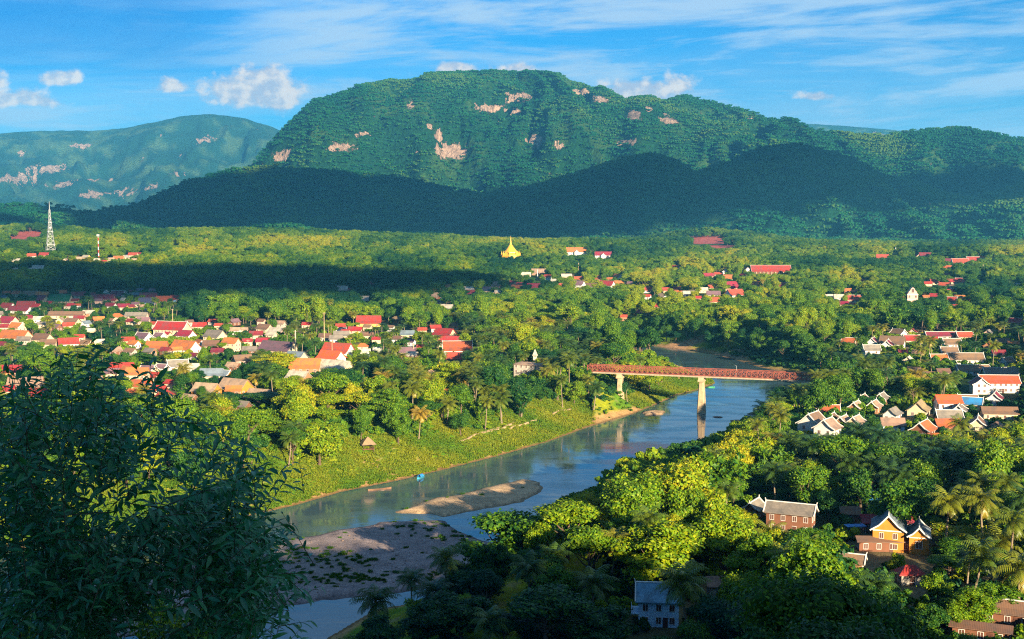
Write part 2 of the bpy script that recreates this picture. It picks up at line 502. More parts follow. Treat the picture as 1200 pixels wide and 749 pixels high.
def riverbank(x, y, z):
    m = (y > 150) & (y < 1250) & (np.abs(x) < 420)
    if not m.any():
        return z
    xs, ys = x[m], y[m]
    zz = z[m]
    sd = sdist(BED, xs, ys)
    wob = fbm(xs / 22, ys / 22, 41, 3) * 9
    near = ys < 560
    wid = np.where((xs > 0.05 * ys + 10) & (ys < 640), 26.0, 44.0)
    t = np.clip((sd + wob * np.clip(sd / 12, 0, 1)) / wid, 0, 1)
    prof = np.where(sd < 0, -2.2 * smooth(-sd / 9) , 15.5 * (0.55 * t + 0.45 * smooth(t)) + 0.05)
    zz = np.where(sd < wid * 1.02, np.minimum(zz, prof + fbm(xs / 5, ys / 5, 43, 3) * 1.6 * smooth(sd / 6)), zz)
    for poly, h, wd in BARS:
        b = -sdist(poly, xs, ys) + fbm(xs / 9, ys / 9, 45, 3) * 5
        hb = h * smooth(b / wd) + np.where(b > 0, fbm(xs / 14, ys / 14, 47, 3) * 0.5 + fbm(xs / 3, ys / 3, 48, 2) * .12, 0) * smooth(b / wd)
        zz = np.where(b > 0, np.maximum(zz, -0.25 + hb), zz)
    z = z.copy()
    z[m] = zz
    return z

def height(x, y):
    x = np.asarray(x, float); y = np.asarray(y, float)
    sh = x.shape
    x = np.atleast_1d(x).ravel(); y = np.atleast_1d(y).ravel()
    z = 14.5 + 12 * smooth((y - 1100) / 2000) + fbm(x / 160, y / 160, 3, 3) * (2.0 + 7 * smooth((y - 1200) / 1200))
    for bx, by, a, r in BUMPS:
        z = z + a * np.exp(-((x - bx) ** 2 + (y - by) ** 2) / (2 * r * r))
    # the steep hill under the camera, its crest running across just behind
    cx = 14 + 104 * np.exp(-(np.abs(x - 90) / 160.0) ** 6)
    hill = cx - 0.52 * np.maximum(y + 42, 0) - 0.30 * np.maximum(-42 - y, 0)
    hill = hill + fbm(x / 30, y / 30, 5, 3) * 5 * smooth((np.abs(y) + np.abs(x) - 12) / 40)
    k = np.clip((hill - z) / 8 * .5 + .5, 0, 1)
    z = z * (1 - k) + hill * k + 8 * .5 * k * (1 - k)
    z = riverbank(x, y, z)
    far = y > 2700
    if far.any():
        xs, ys = x[far], y[far]
        px = 600 + F * xs / ys
        zz = z[far]
        for pxs, zc, yc, wf, wb, ex, gul in RR:
            c = np.interp(px, pxs, zc); yy = np.interp(px, pxs, yc)
            wv = wf * (1 + 0.5 * fbm(px / 90, ys * 0, 61, 3))
            t = (ys - yy)
            p = np.where(t < 0, np.clip(1 + t / wv, 0, 1), np.clip(1 - t / wb, 0, 1))
            pp = np.where(t < 0, p ** ex if ex >= 1 else 1 - (1 - p) ** (1 / ex), p)
            pp = pp * pp * (3 - 2 * pp) * .35 + pp * .65
            n = fbm(xs / 520, ys / 900, 71, 5)
            r = np.abs(fbm(xs / 300 + 4 * n, ys / 1100, 73, 4)) * 2
            g = gul * np.where(t < 0, np.minimum(n * 1.3 - r * 0.9 + .12, .22), np.minimum(n - r, 0)) * np.clip(p * (1 - p) * 4, 0, 1) ** 0.8
            if gul == 200:
                g = g + 95 * np.clip(fbm(xs / 620, ys / 420, 77, 3) * 2.2 - .05, 0, 1) * np.clip((ys - 2850) / 450, 0, 1) * np.clip(1 - p, 0, 1)
            zz = np.maximum(zz, c * pp + g + fbm(xs / 60, ys / 60, 75, 3) * 10 * p)
        z[far] = zz
    return z.reshape(sh)
def hz(x, y):
    return float(height(np.array([x]), np.array([y]))[0])

# cliffs of bare pale rock on the ranges: photograph x, y, half width, half height, range index
CLIFF = [(530, 178, 24, 11, 1), (515, 162, 8, 12, 1), (575, 128, 20, 8, 1), (608, 114, 18, 9, 1), (626, 165, 12, 10, 1), (680, 108, 12, 5, 1), (705, 117, 14, 7, 1), (743, 135, 10, 9, 1), (784, 140, 12, 9, 1),
         (330, 182, 14, 10, 1), (400, 173, 18, 7, 1), (424, 157, 9, 4, 1), (482, 122, 5, 8, 1), (882, 140, 8, 4, 1), (655, 170, 8, 5, 1), (735, 167, 14, 4, 1), (603, 130, 10, 5, 1), (503, 150, 4, 8, 1), (760, 128, 6, 6, 1),
         (241, 164, 13, 8, 2), (60, 198, 20, 9, 2), (25, 212, 16, 10, 2), (75, 216, 14, 9, 2), (110, 228, 18, 7, 2), (150, 225, 22, 7, 2), (178, 219, 10, 6, 2), (205, 204, 10, 4, 2), (165, 188, 14, 4, 2), (25, 180, 8, 5, 2),
         (95, 171, 18, 6, 2), (212, 182, 6, 4, 2), (10, 205, 10, 6, 2), (190, 157, 5, 3, 2), (130, 212, 10, 6, 2), (1030, 157, 10, 5, 2), (890, 150, 6, 4, 2)]
SOIL = [(830, 282, 30, 10), (848, 288, 20, 6), (34, 275, 22, 6), (22, 279, 16, 4)]

YF = np.concatenate([np.arange(3.0, 60, 3.0), np.arange(60, 240, 4.0), np.arange(240, 760, 1.9), np.arange(760, 1000, 3.2), np.arange(1000, 1600, 10), np.arange(1600, 3201, 25)])
YF[-1] = 3200.0
UF = np.concatenate([np.linspace(-0.62, -0.46, 12), np.linspace(-0.45, 0.45, 520), np.linspace(0.46, 0.62, 12)])
YM = np.concatenate([np.arange(3200, 4200, 24), np.arange(4200, 5600, 20), np.arange(5600, 7600, 20), np.arange(7600, 15500, 90)])
UM = np.concatenate([np.linspace(-0.62, -0.46, 12), np.linspace(-0.45, 0.45, 520), np.linspace(0.46, 0.62, 12)])
def sheet(name, us, ys):
    yy, uu = np.meshgrid(ys, us, indexing='ij')
    xx = uu * yy
    zz = height(xx, yy)
    ny, nu = yy.shape
    i = np.arange(ny * nu).reshape(ny, nu)
    f = np.stack([i[:-1, :-1], i[:-1, 1:], i[1:, 1:], i[1:, :-1]], -1).reshape(-1, 4)
    return np.c_[xx.ravel(), yy.ravel(), zz.ravel()], f, (ny, nu)

# ground
gv, gf, gs = sheet('ground', UF, YF)
gx, gy, gz = gv.T
_gz2 = gz.reshape(gs)
def hz(x, y):
    """height of the ground sheet itself, read between its vertices"""
    u = x / max(y, .01)
    if not (3.0 <= y < 3199 and abs(u) < .6):
        return float(height(np.array([x]), np.array([y]))[0])
    i = int(np.searchsorted(YF, y, 'right')) - 1
    j = int(np.searchsorted(UF, u, 'right')) - 1
    a = (y - YF[i]) / (YF[i + 1] - YF[i]); b = (u - UF[j]) / (UF[j + 1] - UF[j])
    return float((_gz2[i, j] * (1 - b) + _gz2[i, j + 1] * b) * (1 - a) + (_gz2[i + 1, j] * (1 - b) + _gz2[i + 1, j + 1] * b) * a)
sdb = np.full(len(gx), 60.0)
mm = (gy > 150) & (gy < 1250) & (np.abs(gx) < 420)
sdb[mm] = sdist(BED, gx[mm], gy[mm])
def polymask(poly, soft=4.0, fr=0.0):
    r = np.zeros(len(gx))
    r[mm] = smooth((-sdist(poly, gx[mm], gy[mm]) + fbm(gx[mm] / 9, gy[mm] / 9, 45, 3) * 6) / soft + .5)
    return r
nz = fbm(gx / 14, gy / 14, 81, 4) + .5
nf = fbm(gx / 4, gy / 4, 83, 3) + .5
forest = np.array([0.022, 0.050, 0.012]); grass = np.array([0.09, 0.19, 0.008]); lime = np.array([0.24, 0.26, 0.010]); sand = np.array([0.56, 0.37, 0.21]); gravel = np.array([0.30, 0.235, 0.22]); mud = np.array([0.20, 0.12, 0.06])
soil = np.array([0.46, 0.10, 0.075]); earth = np.array([0.30, 0.21, 0.12])
col = np.tile(forest, (len(gx), 1)) * (0.7 + .6 * nf[:, None])
gt = smooth((nz - .42) * 6)[:, None]
bankcol = grass * (1 - gt) + lime * gt
eb = smooth((nf + nz * .6 - .98) * 8)[:, None]
bankcol = bankcol * (1 - eb * .55) + earth * eb * .55
bk = smooth((66 - sdb) / 16)[:, None]
col = col * (1 - bk) + bankcol * bk
# orange earth shows low along the water, broad in places
lo = smooth((5.0 + 9 * (fbm(gx / 40, gy / 40, 85, 2)) - sdb) / 2.5) * (gz < 4)
col = col * (1 - lo[:, None]) + np.array([0.42, 0.25, 0.10]) * lo[:, None]
bx, by = at_z(455, 551, 2)
scar = np.exp(-(((gx - bx) / 12) ** 2 + ((gy - by) / 8) ** 2)) + np.exp(-(((gx - bx - 16) / 7) ** 2 + ((gy - by - 16) / 5) ** 2))
for (sx, sy, rx_, ry_) in [(800, 437, 16, 12), (812, 448, 9, 7), (800, 405, 24, 6), (845, 414, 16, 5), (870, 416, 8, 10)]:
    qx, qy = at_z(sx, sy, 2)
    scar = scar + 1.3 * np.exp(-(((gx - qx) / rx_) ** 2 + ((gy - qy) / (ry_ * 1.6)) ** 2))
sc = smooth(scar * 1.6 * (0.6 + nf) - .35)[:, None]
col = col * (1 - sc) + np.array([0.46, 0.26, 0.13]) * sc
for poly, cc in ((GRAVEL, gravel), (SANDBAR, sand), (MUD, mud), (SPIT, sand), (SPIT2, mud)):
    k = polymask(poly)[:, None]
    col = col * (1 - k) + cc * (0.72 + .56 * nf[:, None]) * k
kg = polymask(GRAVEL)
patch = smooth((fbm(gx / 26, gy / 9, 87, 4) - .02) * 9) * kg
col = col * (1 - .55 * patch[:, None]) + np.array([.24, .20, .17]) * .55 * patch[:, None]
wet = ((gz < 0.30) & (sdb < 2))[:, None]
col = np.where(wet, col * 0.55, col)
town = smooth((fbm(gx / 60, gy / 60, 89, 3) + .12) * 6) * smooth((sdb - 60) / 20) * smooth((1700 - gy) / 200) * smooth((gy - 230) / 40)
col = col * (1 - .5 * town[:, None]) + earth * .5 * town[:, None]
SOILPTS = []
def first_hit(px, py, y0=1500, y1=4200):
    ys_ = np.arange(y0, y1, 6.0)
    d = ray(px, py)
    t = ys_ / d[1]
    h_ = np.nonzero(height(d[0] * t, ys_) >= d[2] * t + CAMZ)[0]
    q = ys_[h_[0]] if len(h_) else y1
    return at_y(px, py, q)
for (sx, sy, wx, wy) in SOIL:
    p = first_hit(sx, sy)
    SOILPTS.append((p, wx / F * p[1] * 1.05, 110.0))
    k = smooth((1.25 - ((gx - p[0]) / SOILPTS[-1][1]) ** 2 - ((gy - p[1]) / 110) ** 2 + (nz - .5) * .9) * 2)[:, None]
    col = col * (1 - k) + soil * (.7 + .6 * nf[:, None]) * k
m_, nt = mat('ground_cover')
at = nt.n('ShaderNodeAttribute', attribute_name='cover')
tc = nt.n('ShaderNodeTexCoord').outputs['Object']
v1 = nt.noise(tc, 0.35, 6, 0.75); v2 = nt.noise(tc, 2.2, 3, 0.7)
vv = nt.m('ADD', nt.m('MULTIPLY', v1, .5), nt.m('MULTIPLY', v2, .5))
c = nt.mix(1.0, at.outputs['Color'], nt.ramp(vv, [(0.32, (.42, .42, .42)), (.5, (.95, .95, .95)), (.68, (1.6, 1.55, 1.5))]), 'MULTIPLY')
finish(nt, c, 0.9, 0.1, bump(nt, vv, 0.8, 0.5))
GROUNDMAT = m_
tag(link('ground', mesh_np('ground', gv, gf, [m_], smooth_=True, attrs={'cover': col})), kind='structure')

# the hill the camera stands on: a coarser sheet, tucked half a metre under the ground sheet where they overlap
hx, hy = np.meshgrid(np.arange(-420, 421, 7.0), np.arange(-330, 301, 7.0))
hzv = height(hx, hy) - np.where((np.abs(hx) < .60 * hy - 6) , 3.0, 0.15)
hzv = np.where(np.abs(hx) < .62 * hy + 14, hzv - .6, hzv)
i = np.arange(hx.size).reshape(hx.shape)
hf = np.stack([i[:-1, :-1], i[:-1, 1:], i[1:, 1:], i[1:, :-1]], -1).reshape(-1, 4)
tag(link('hill', mesh_np('hill', np.c_[hx.ravel(), hy.ravel(), hzv.ravel()], hf, [m_], smooth_=True, attrs={'cover': np.tile(forest, (hx.size, 1))})), kind='structure')

# mountains
mv, mf, ms = sheet('mountains', UM, YM)
mx_, my_, mz_ = mv.T
mpx, mpy, mdep = project(mx_, my_, mz_)
rock = np.zeros(len(mx_))
RN = fbm(mx_ / 45, mz_ / 30, 91, 4) + .5 + 0.8 * (fbm(mx_ / 14, mz_ / 30, 93, 3))
CL = []
for (cx_, cy_, hw_, hh_, ri) in CLIFF:
    # place each cliff on the slope: the point of this range that rises through the measured direction
    pxs, zc, yc, wf, wb, ex, gul = RR[ri]
    ys_ = np.linspace(np.interp(cx_, pxs, yc) - wf, np.interp(cx_, pxs, yc) + 60, 160)
    P_ = np.array([at_y(cx_, cy_, q) for q in ys_])
    hit = np.nonzero(height(P_[:, 0], P_[:, 1]) >= P_[:, 2])[0]
    if not len(hit):
        continue
    q = P_[hit[0]]
    s = q[1] / F * (.72 if ri == 2 else 1.0)
    CL.append((q, hw_ * s, hh_ * s))
    e = 1.0 - np.sqrt(((mx_ - q[0]) / (hw_ * s * .9)) ** 2 + ((mz_ - q[2]) / (hh_ * s * .9)) ** 2)
    e = np.where(np.abs(my_ - q[1]) < 500, e, -1)
    rock = np.maximum(rock, np.clip((e + .45) * .8 + (RN - .5) * .35, 0, 1))
soilm = np.zeros(len(mx_))
for p, rx_, ry_ in SOILPTS:
    soilm = np.maximum(soilm, smooth((1.25 - ((mx_ - p[0]) / rx_) ** 2 - ((my_ - p[1]) / ry_) ** 2 + (RN - .5) * .5) * 2))
fn = fbm(mx_ / 150, my_ / 150, 95, 4) + .5
mc = np.array([0.014, 0.070, 0.022]) * (0.75 + .5 * fn[:, None]) + np.array([.035, .040, .002]) * smooth((fn - .52) * 6)[:, None]
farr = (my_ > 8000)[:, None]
mc = np.where(farr, mc * np.array([1.3, 1.15, 2.2]) + np.array([.03, .04, .012]) * smooth((fn - .5) * 5)[:, None], mc)  # far range painted bluer and paler, haze put into its colour
rc = np.array([0.52, 0.36, 0.27]) * (.55 + .9 * np.clip(RN, 0, 1))[:, None]
mc = mc * (1 - soilm[:, None]) + np.array([.36, .085, .05]) * soilm[:, None]
m_, nt = mat('mountain_cover')
at = nt.n('ShaderNodeAttribute', attribute_name='cover')
tc = nt.n('ShaderNodeTexCoord').outputs['Object']
vo = nt.n('ShaderNodeTexVoronoi'); nt.put(vo.inputs['Vector'], tc); vo.inputs['Scale'].default_value = 0.06
v1 = nt.noise(tc, 0.05, 6, 0.7)
vv = nt.m('ADD', nt.m('MULTIPLY', v1, .8), nt.m('MULTIPLY', vo.outputs['Distance'], -.35))
c = nt.mix(1.0, at.outputs['Color'], nt.ramp(vv, [(0.1, (.55, .6, .6)), (.55, (1.3, 1.25, 1.2))]), 'MULTIPLY')
ra = nt.n('ShaderNodeAttribute', attribute_name='rock')
mp = nt.n('ShaderNodeMapping'); nt.put(mp.inputs[0], tc); mp.inputs['Scale'].default_value = (1.0, .5, .55)
k1 = nt.noise(mp.outputs[0], 0.028, 8, 0.72)
mp2 = nt.n('ShaderNodeMapping'); nt.put(mp2.inputs[0], tc); mp2.inputs['Scale'].default_value = (1.0, .5, .16)
k2 = nt.noise(mp2.outputs[0], 0.07, 6, 0.75)
rm = nt.rng(nt.m('ADD', ra.outputs['Fac'], nt.m('MULTIPLY', nt.m('SUBTRACT', k1, .5), 2.9)), .46, .56)
rcol = nt.ramp(k2, [(.33, (.10, .075, .06)), (.45, (.36, .24, .17)), (.60, (.66, .44, .30)), (.75, (.78, .58, .44))])
c = nt.mix(rm, c, rcol)
hh = nt.m('ADD', nt.m('MULTIPLY', vv, nt.m('SUBTRACT', 1.0, rm)), nt.m('MULTIPLY', nt.m('MULTIPLY', k2, 1.4), rm))
finish(nt, c, 0.95, 0.05, bump(nt, hh, 1.0, 22.0))
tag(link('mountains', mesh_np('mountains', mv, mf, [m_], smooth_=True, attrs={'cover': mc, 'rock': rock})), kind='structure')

# river
m_, nt = mat('river_water')
tc = nt.n('ShaderNodeTexCoord').outputs['Object']
mp = nt.n('ShaderNodeMapping'); nt.put(mp.inputs[0], tc); mp.inputs['Scale'].default_value = (0.35, 0.9, 1); mp.inputs['Rotation'].default_value = (0, 0, .35)
r1 = nt.noise(mp.outputs[0], 0.9, 4, 0.6, dist=.3)
r2 = nt.noise(mp.outputs[0], 0.10, 3, 0.5)
h = nt.m('MULTIPLY', r1, nt.rng(r2, .42, .62, .25, 1.0))
mur = nt.noise(tc, 0.02, 3, 0.5)
finish(nt, nt.mix(mur, (0.035, 0.075, 0.085), (0.075, 0.12, 0.135)), nt.rng(r2, .45, .65, 0.05, 0.16), 0.5, bump(nt, h, 0.22, 0.16))
bed = np.array(BED)
wx0, wx1, wy0, wy1 = bed[:, 0].min() - 30, bed[:, 0].max() + 30, 215, bed[:, 1].max() + 30
xs = np.linspace(-330, 330, 24); ys = np.linspace(wy0, wy1, 30)
xx, yy = np.meshgrid(xs, ys)
i = np.arange(xx.size).reshape(xx.shape)
wf_ = np.stack([i[:-1, :-1], i[:-1, 1:], i[1:, 1:], i[1:, :-1]], -1).reshape(-1, 4)
tag(link('river', mesh_np('river', np.c_[xx.ravel(), yy.ravel(), np.zeros(xx.size)], wf_, [m_])), kind='structure')

# clouds out of the frame overhead, whose shade lies on the foothills and on a belt of the plain
m_, nt = mat('cloud_white')
finish(nt, (0.85, 0.85, 0.87), 1.0, 0.0)
def cloud(name, outline_centre, half, zc, thick, seed, label):
    n = 90
    uu, vv_ = np.meshgrid(np.linspace(-1.25, 1.25, n), np.linspace(-1.25, 1.25, n))
    r = np.sqrt(uu ** 2 + vv_ ** 2) + fbm(uu * 2.2, vv_ * 2.2, seed, 4) * .85 + fbm(uu * 6, vv_ * 6, seed + 8, 4) * 1.05
    th = np.clip(1 - r, 0, None) ** .5
    X_, Y_ = outline_centre[0] + uu * half[0], outline_centre[1] + vv_ * half[1]
    top = zc + th * thick * (1 + fbm(uu * 5, vv_ * 5, seed + 3, 4)); bot = zc - th * thick * .25
    ok = th > 0
    i = np.arange(n * n).reshape(n, n)
    q = np.stack([i[:-1, :-1], i[:-1, 1:], i[1:, 1:], i[1:, :-1]], -1).reshape(-1, 4)
    q = q[ok.ravel()[q].any(1)]
    v = np.concatenate([np.c_[X_.ravel(), Y_.ravel(), top.ravel()], np.c_[X_.ravel(), Y_.ravel(), bot.ravel() - .5]])
    o = link(name, mesh_np(name, v, np.concatenate([q, q[:, ::-1] + n * n]), [m_], smooth_=True))
    tag(o, kind='structure')
CLH = 1600.0
def cloud_over(x0, x1, y0, y1, z, thick, seed):
    """a cloud whose shadow covers the given rectangle at height z"""
    k = (CLH - z) / math.tan(SUN_EL)
    dx, dy = k * math.sin(SUN_AZ), -k * math.cos(SUN_AZ)
    cloud('cloud', ((x0 + x1) / 2 + dx, (y0 + y1) / 2 + dy), ((x1 - x0) / 2, (y1 - y0) / 2), CLH, thick, seed, '')
cloud_over(-1650, 600, 3330, 5280, 140, 240, 5)
cloud_over(-300, 1150, 3560, 5230, 150, 240, 6)
cloud_over(650, 2700, 4020, 5230, 170, 240, 12)
cloud_over(-1000, -70, 1150, 1570, 30, 160, 9)
# ------------------------------------------------------------------ houses
PROTECT = []          # (px, half width, top py, bottom py, depth) kept clear of nearer crowns
FOOT = []             # (x, y, radius) no tree grows inside
SUNNY = []            # (x, y, z, half width) walls the low sun reaches
LABELLED = []         # things whose label is written at the end: (object, kind word, px, py, look)

_win = {}
def window_mesh(w_, h_):
    k = (round(w_, 1), round(h_, 1))
    if k not in _win:
        f = MB()
        t = .10
        f.box(-w_ / 2 - t, w_ / 2 + t, -.07, .0, h_, h_ + t)
        f.box(-w_ / 2 - t, w_ / 2 + t, -.09, .0, -t, 0)
        f.box(-w_ / 2 - t, -w_ / 2, -.07, .0, 0, h_)
        f.box(w_ / 2, w_ / 2 + t, -.07, .0, 0, h_)
        f.box(-.035, .035, -.06, -.03, 0, h_)
        p = MB().box(-w_ / 2, w_ / 2, -.03, -.004, 0, h_)
        _win[k] = (f.mesh('window', M['trim']), p.mesh('pane', M['shutter']))
    return _win[k]
def add_window(parent, x, y, z, face, w_=1.0, h_=1.3):
    f, p = window_mesh(w_, h_)
    o = link('window', f, parent, (x, y, z), face)
    link('pane', p, o)

def gable_roof(mb, L, Wd, zw, rise, over=.7, thick=.22, lean=0.0, eave=0.35):
    """two bent slopes; the lower third lies flatter than the upper part"""
    hw = Wd / 2
    for s in (-1, 1):
        prof = [(0, rise), (hw * .62, rise * .30), (hw + over, -over * eave)]
        x0, x1 = -L / 2 - over, L / 2 + over
        vs, fs = [], []
        for x in (x0, x1):
            for (yy, zz) in prof:
                vs.append((x, s * yy, zw + zz + thick))
            for (yy, zz) in prof:
                vs.append((x, s * yy, zw + zz))
        n = 3
        for k in range(n - 1):
            fs.append((k, k + 1, 2 * n + k + 1, 2 * n + k))
            fs.append((n + k, 2 * n + n + k, 2 * n + n + k + 1, n + k + 1))
            for b in (0, 2 * n):
                fs.append((b + k, b + n + k, b + n + k + 1, b + k + 1))
        fs.append((n - 1, 2 * n - 1, 4 * n - 1, 3 * n - 1))
        mb.add(vs, fs)
    return mb
def gable_trim(mb, L, Wd, zw, rise, over=.7, t=.26, ends=(-1, 1), eave=0.35, ridge=True):
    hw = Wd / 2
    for e in ends:
        x = e * (L / 2 + over + .02)
        for s in (-1, 1):
            p = [(x, 0, zw + rise + .25), (x, s * hw * .62, zw + rise * .30 + .25), (x, s * (hw + over), zw - over * eave + .25)]
            mb.bar(p[0], p[1], t, .34); mb.bar(p[1], p[2], t, .34)
        mb.bar((x, 0, zw + rise + .1), (x + e * .25, 0, zw + rise + .95), .2, .2)
    if ridge:
        mb.bar((-L / 2 - over, 0, zw + rise + .27), (L / 2 + over, 0, zw + rise + .27), .34, .22)
    return mb
def wall_prism(mb, L, Wd, zw, rise, base=2.5):
    hw = Wd / 2
    prof = [(-hw, -base), (hw, -base), (hw, zw), (hw * .62, zw + rise * .30), (0, zw + rise), (-hw * .62, zw + rise * .30), (-hw, zw)]
    vs = [(x, y, z) for x in (-L / 2, L / 2) for (y, z) in prof]
    n = 7
    fs = [tuple(reversed(range(n))), tuple(range(n, 2 * n))] + [(k, (k + 1) % n, n + (k + 1) % n, n + k) for k in range(n)]
    return mb.add([(v[0], v[1], v[2] - .02) for v in vs], fs)
def hip_roof(mb, L, Wd, zw, rise, over=.8, thick=.2):
    a, b = L / 2 + over, Wd / 2 + over
    r = max(L / 2 - Wd / 2 * .75, .1)
    z0, z1 = zw - .25, zw + rise
    vs = [(-a, -b, z0), (a, -b, z0), (a, b, z0), (-a, b, z0), (-r, 0, z1), (r, 0, z1), (-a, -b, z0 - thick), (a, -b, z0 - thick), (a, b, z0 - thick), (-a, b, z0 - thick)]
    return mb.add(vs, [(0, 1, 5, 4), (1, 2, 5), (2, 3, 4, 5), (3, 0, 4), (6, 7, 1, 0), (7, 8, 2, 1), (8, 9, 3, 2), (9, 6, 0, 3), (9, 8, 7, 6)])

WORD = dict(red='red', orange='orange', maroon='maroon', crimson='crimson', brown='brown', tan='tan', grey='grey', blue='blue', green='green', pale='pale', purple='purple brown', navy='dark blue',
            slate='slate grey', sky='pale blue', thatch='thatched', scarlet='bright red')
_YS = np.concatenate([np.arange(225, 800, 4.0), np.arange(800, 3190, 12.0)])
def hz_many(x, y):
    i = np.clip(np.searchsorted(YF, y, 'right') - 1, 0, len(YF) - 2)
    u = x / y
    j = np.clip(np.searchsorted(UF, u, 'right') - 1, 0, len(UF) - 2)
    a = (y - YF[i]) / (YF[i + 1] - YF[i]); b = np.clip((u - UF[j]) / (UF[j + 1] - UF[j]), 0, 1)
    return (_gz2[i, j] * (1 - b) + _gz2[i, j + 1] * b) * (1 - a) + (_gz2[i + 1, j] * (1 - b) + _gz2[i + 1, j + 1] * b) * a
def locate(px, py, H):
    """ground point whose top, H above ground, is seen at (px, py)"""
    d = ray(px, py)
    t = _YS / d[1]
    hit = np.nonzero(hz_many(d[0] * t, _YS) + H >= d[2] * t + CAMZ)[0]
    i = hit[0] if len(hit) else len(_YS) - 1
    a, b = (_YS[i - 1], _YS[i]) if i else (_YS[0], _YS[0])
    for _ in range(8):
        m = (a + b) / 2
        if hz(d[0] * m / d[1], m) + H >= d[2] * m / d[1] + CAMZ:
            b = m
        else:
            a = m
    return d[0] * b / d[1], b, hz(d[0] * b / d[1], b)
def house(px, py, wpx, roof, wall, ori='F', st=1, style='gable', pitch=41, win=None, trim=None, depth=None, name='house', lab=None, vis=1.0, gap=None, cat='house', hmul=1.0):
    rot = {'F': rnd.uniform(-7, 7), 'R': rnd.uniform(-33, -22), 'L': rnd.uniform(22, 33), 'G': 90 + rnd.uniform(-8, 8), 'g': 62 + rnd.uniform(-6, 6), 'h': 118 + rnd.uniform(-6, 6)}[ori] if isinstance(ori, str) else ori
    a = math.radians(rot)
    y0 = 1000.0
    L = Wd = rise = zw = 0
    H = 6.0
    for _ in range(5):
        x, y, g = locate(px, py, H)
        wm = wpx * y / F
        if abs(math.cos(a)) > .7:
            q = depth or .7
            L = wm / (abs(math.cos(a)) + q * abs(math.sin(a)))
            Wd = L * q
        else:
            q = depth or 1.5
            Wd = wm / (abs(math.sin(a)) + q * abs(math.cos(a)))
            L = Wd * q
        if depth is None:
            Wd = min(Wd, 17.0); L = max(L, 4.5); Wd = max(Wd, 3.6)
        zw = (2.7 * st + .1) * hmul
        rise = Wd / 2 * math.tan(math.radians(pitch))
        H = zw + rise
    r = thing(name, (x, y, g), a)
    over = .7 if wpx > 12 else .5
    big = wpx >= 17
    if style == 'hip':
        wl = MB().box(-L / 2, L / 2, -Wd / 2, Wd / 2, -2.5, zw - .2)
        rf = hip_roof(MB(), L, Wd, zw, rise, over)
    else:
        wl = wall_prism(MB(), L, Wd, zw, rise)
        rf = gable_roof(MB(), L, Wd, zw, rise, over)
    link('wall', wl.mesh('wall', M['w_' + wall]), r)
    link('roof', rf.mesh('roof', M['r_' + roof]), r)
    if style != 'hip' and (trim if trim is not None else (big and px > 880)):
        link('bargeboard', gable_trim(MB(), L, Wd, zw, rise, over).mesh('bargeboard', M['trim']), r)
    if wpx >= 9 and win != 0:
        n = win or max(1, min(6, int(L / 3.2)))
        ww, wh = (1.0, 1.35) if wpx < 30 or True else (1.0, 1.3)
        for s in range(st):
            for k in range(n):
                add_window(r, -L / 2 + L * (k + .5) / n, -Wd / 2, .75 + 2.7 * s, 0.0, ww, wh)
            for e, fa in ((1, math.pi / 2), (-1, -math.pi / 2)):
                if wpx >= 12:
                    for k in (-.22, .22):
                        add_window(r, e * L / 2, k * Wd, .75 + 2.7 * s, fa, ww, wh)
        if wpx >= 16:
            link('door', MB().box(-.55, .55, -.08, -.005, -.1, 2.1).mesh('door', M['shutter']), r, (L / 2 / n * (1 if n % 2 == 0 else 0) + (0 if n % 2 == 0 else L / n * .5 * (1 if n > 1 else 0)), -Wd / 2, 0))
    hv = (rise * .9 + zw * .25 * st) * F / y * vis
    if px > 900 and py > 455 and wpx >= 20:
        SUNNY.append((x, y, g, wm * .5))
    PROTECT.append((px, wpx * (.40 if wpx > 24 or py < 322 else .2), py - 1.0, py + hv, y))
    FOOT.append((x, y, .55 * max(L, Wd) + 1))
    LABELLED.append((r, cat, px, py + hv * .4, lab or (WORD[roof] + ' roofed', wall, wpx)))
    return r, L, Wd, zw, rise

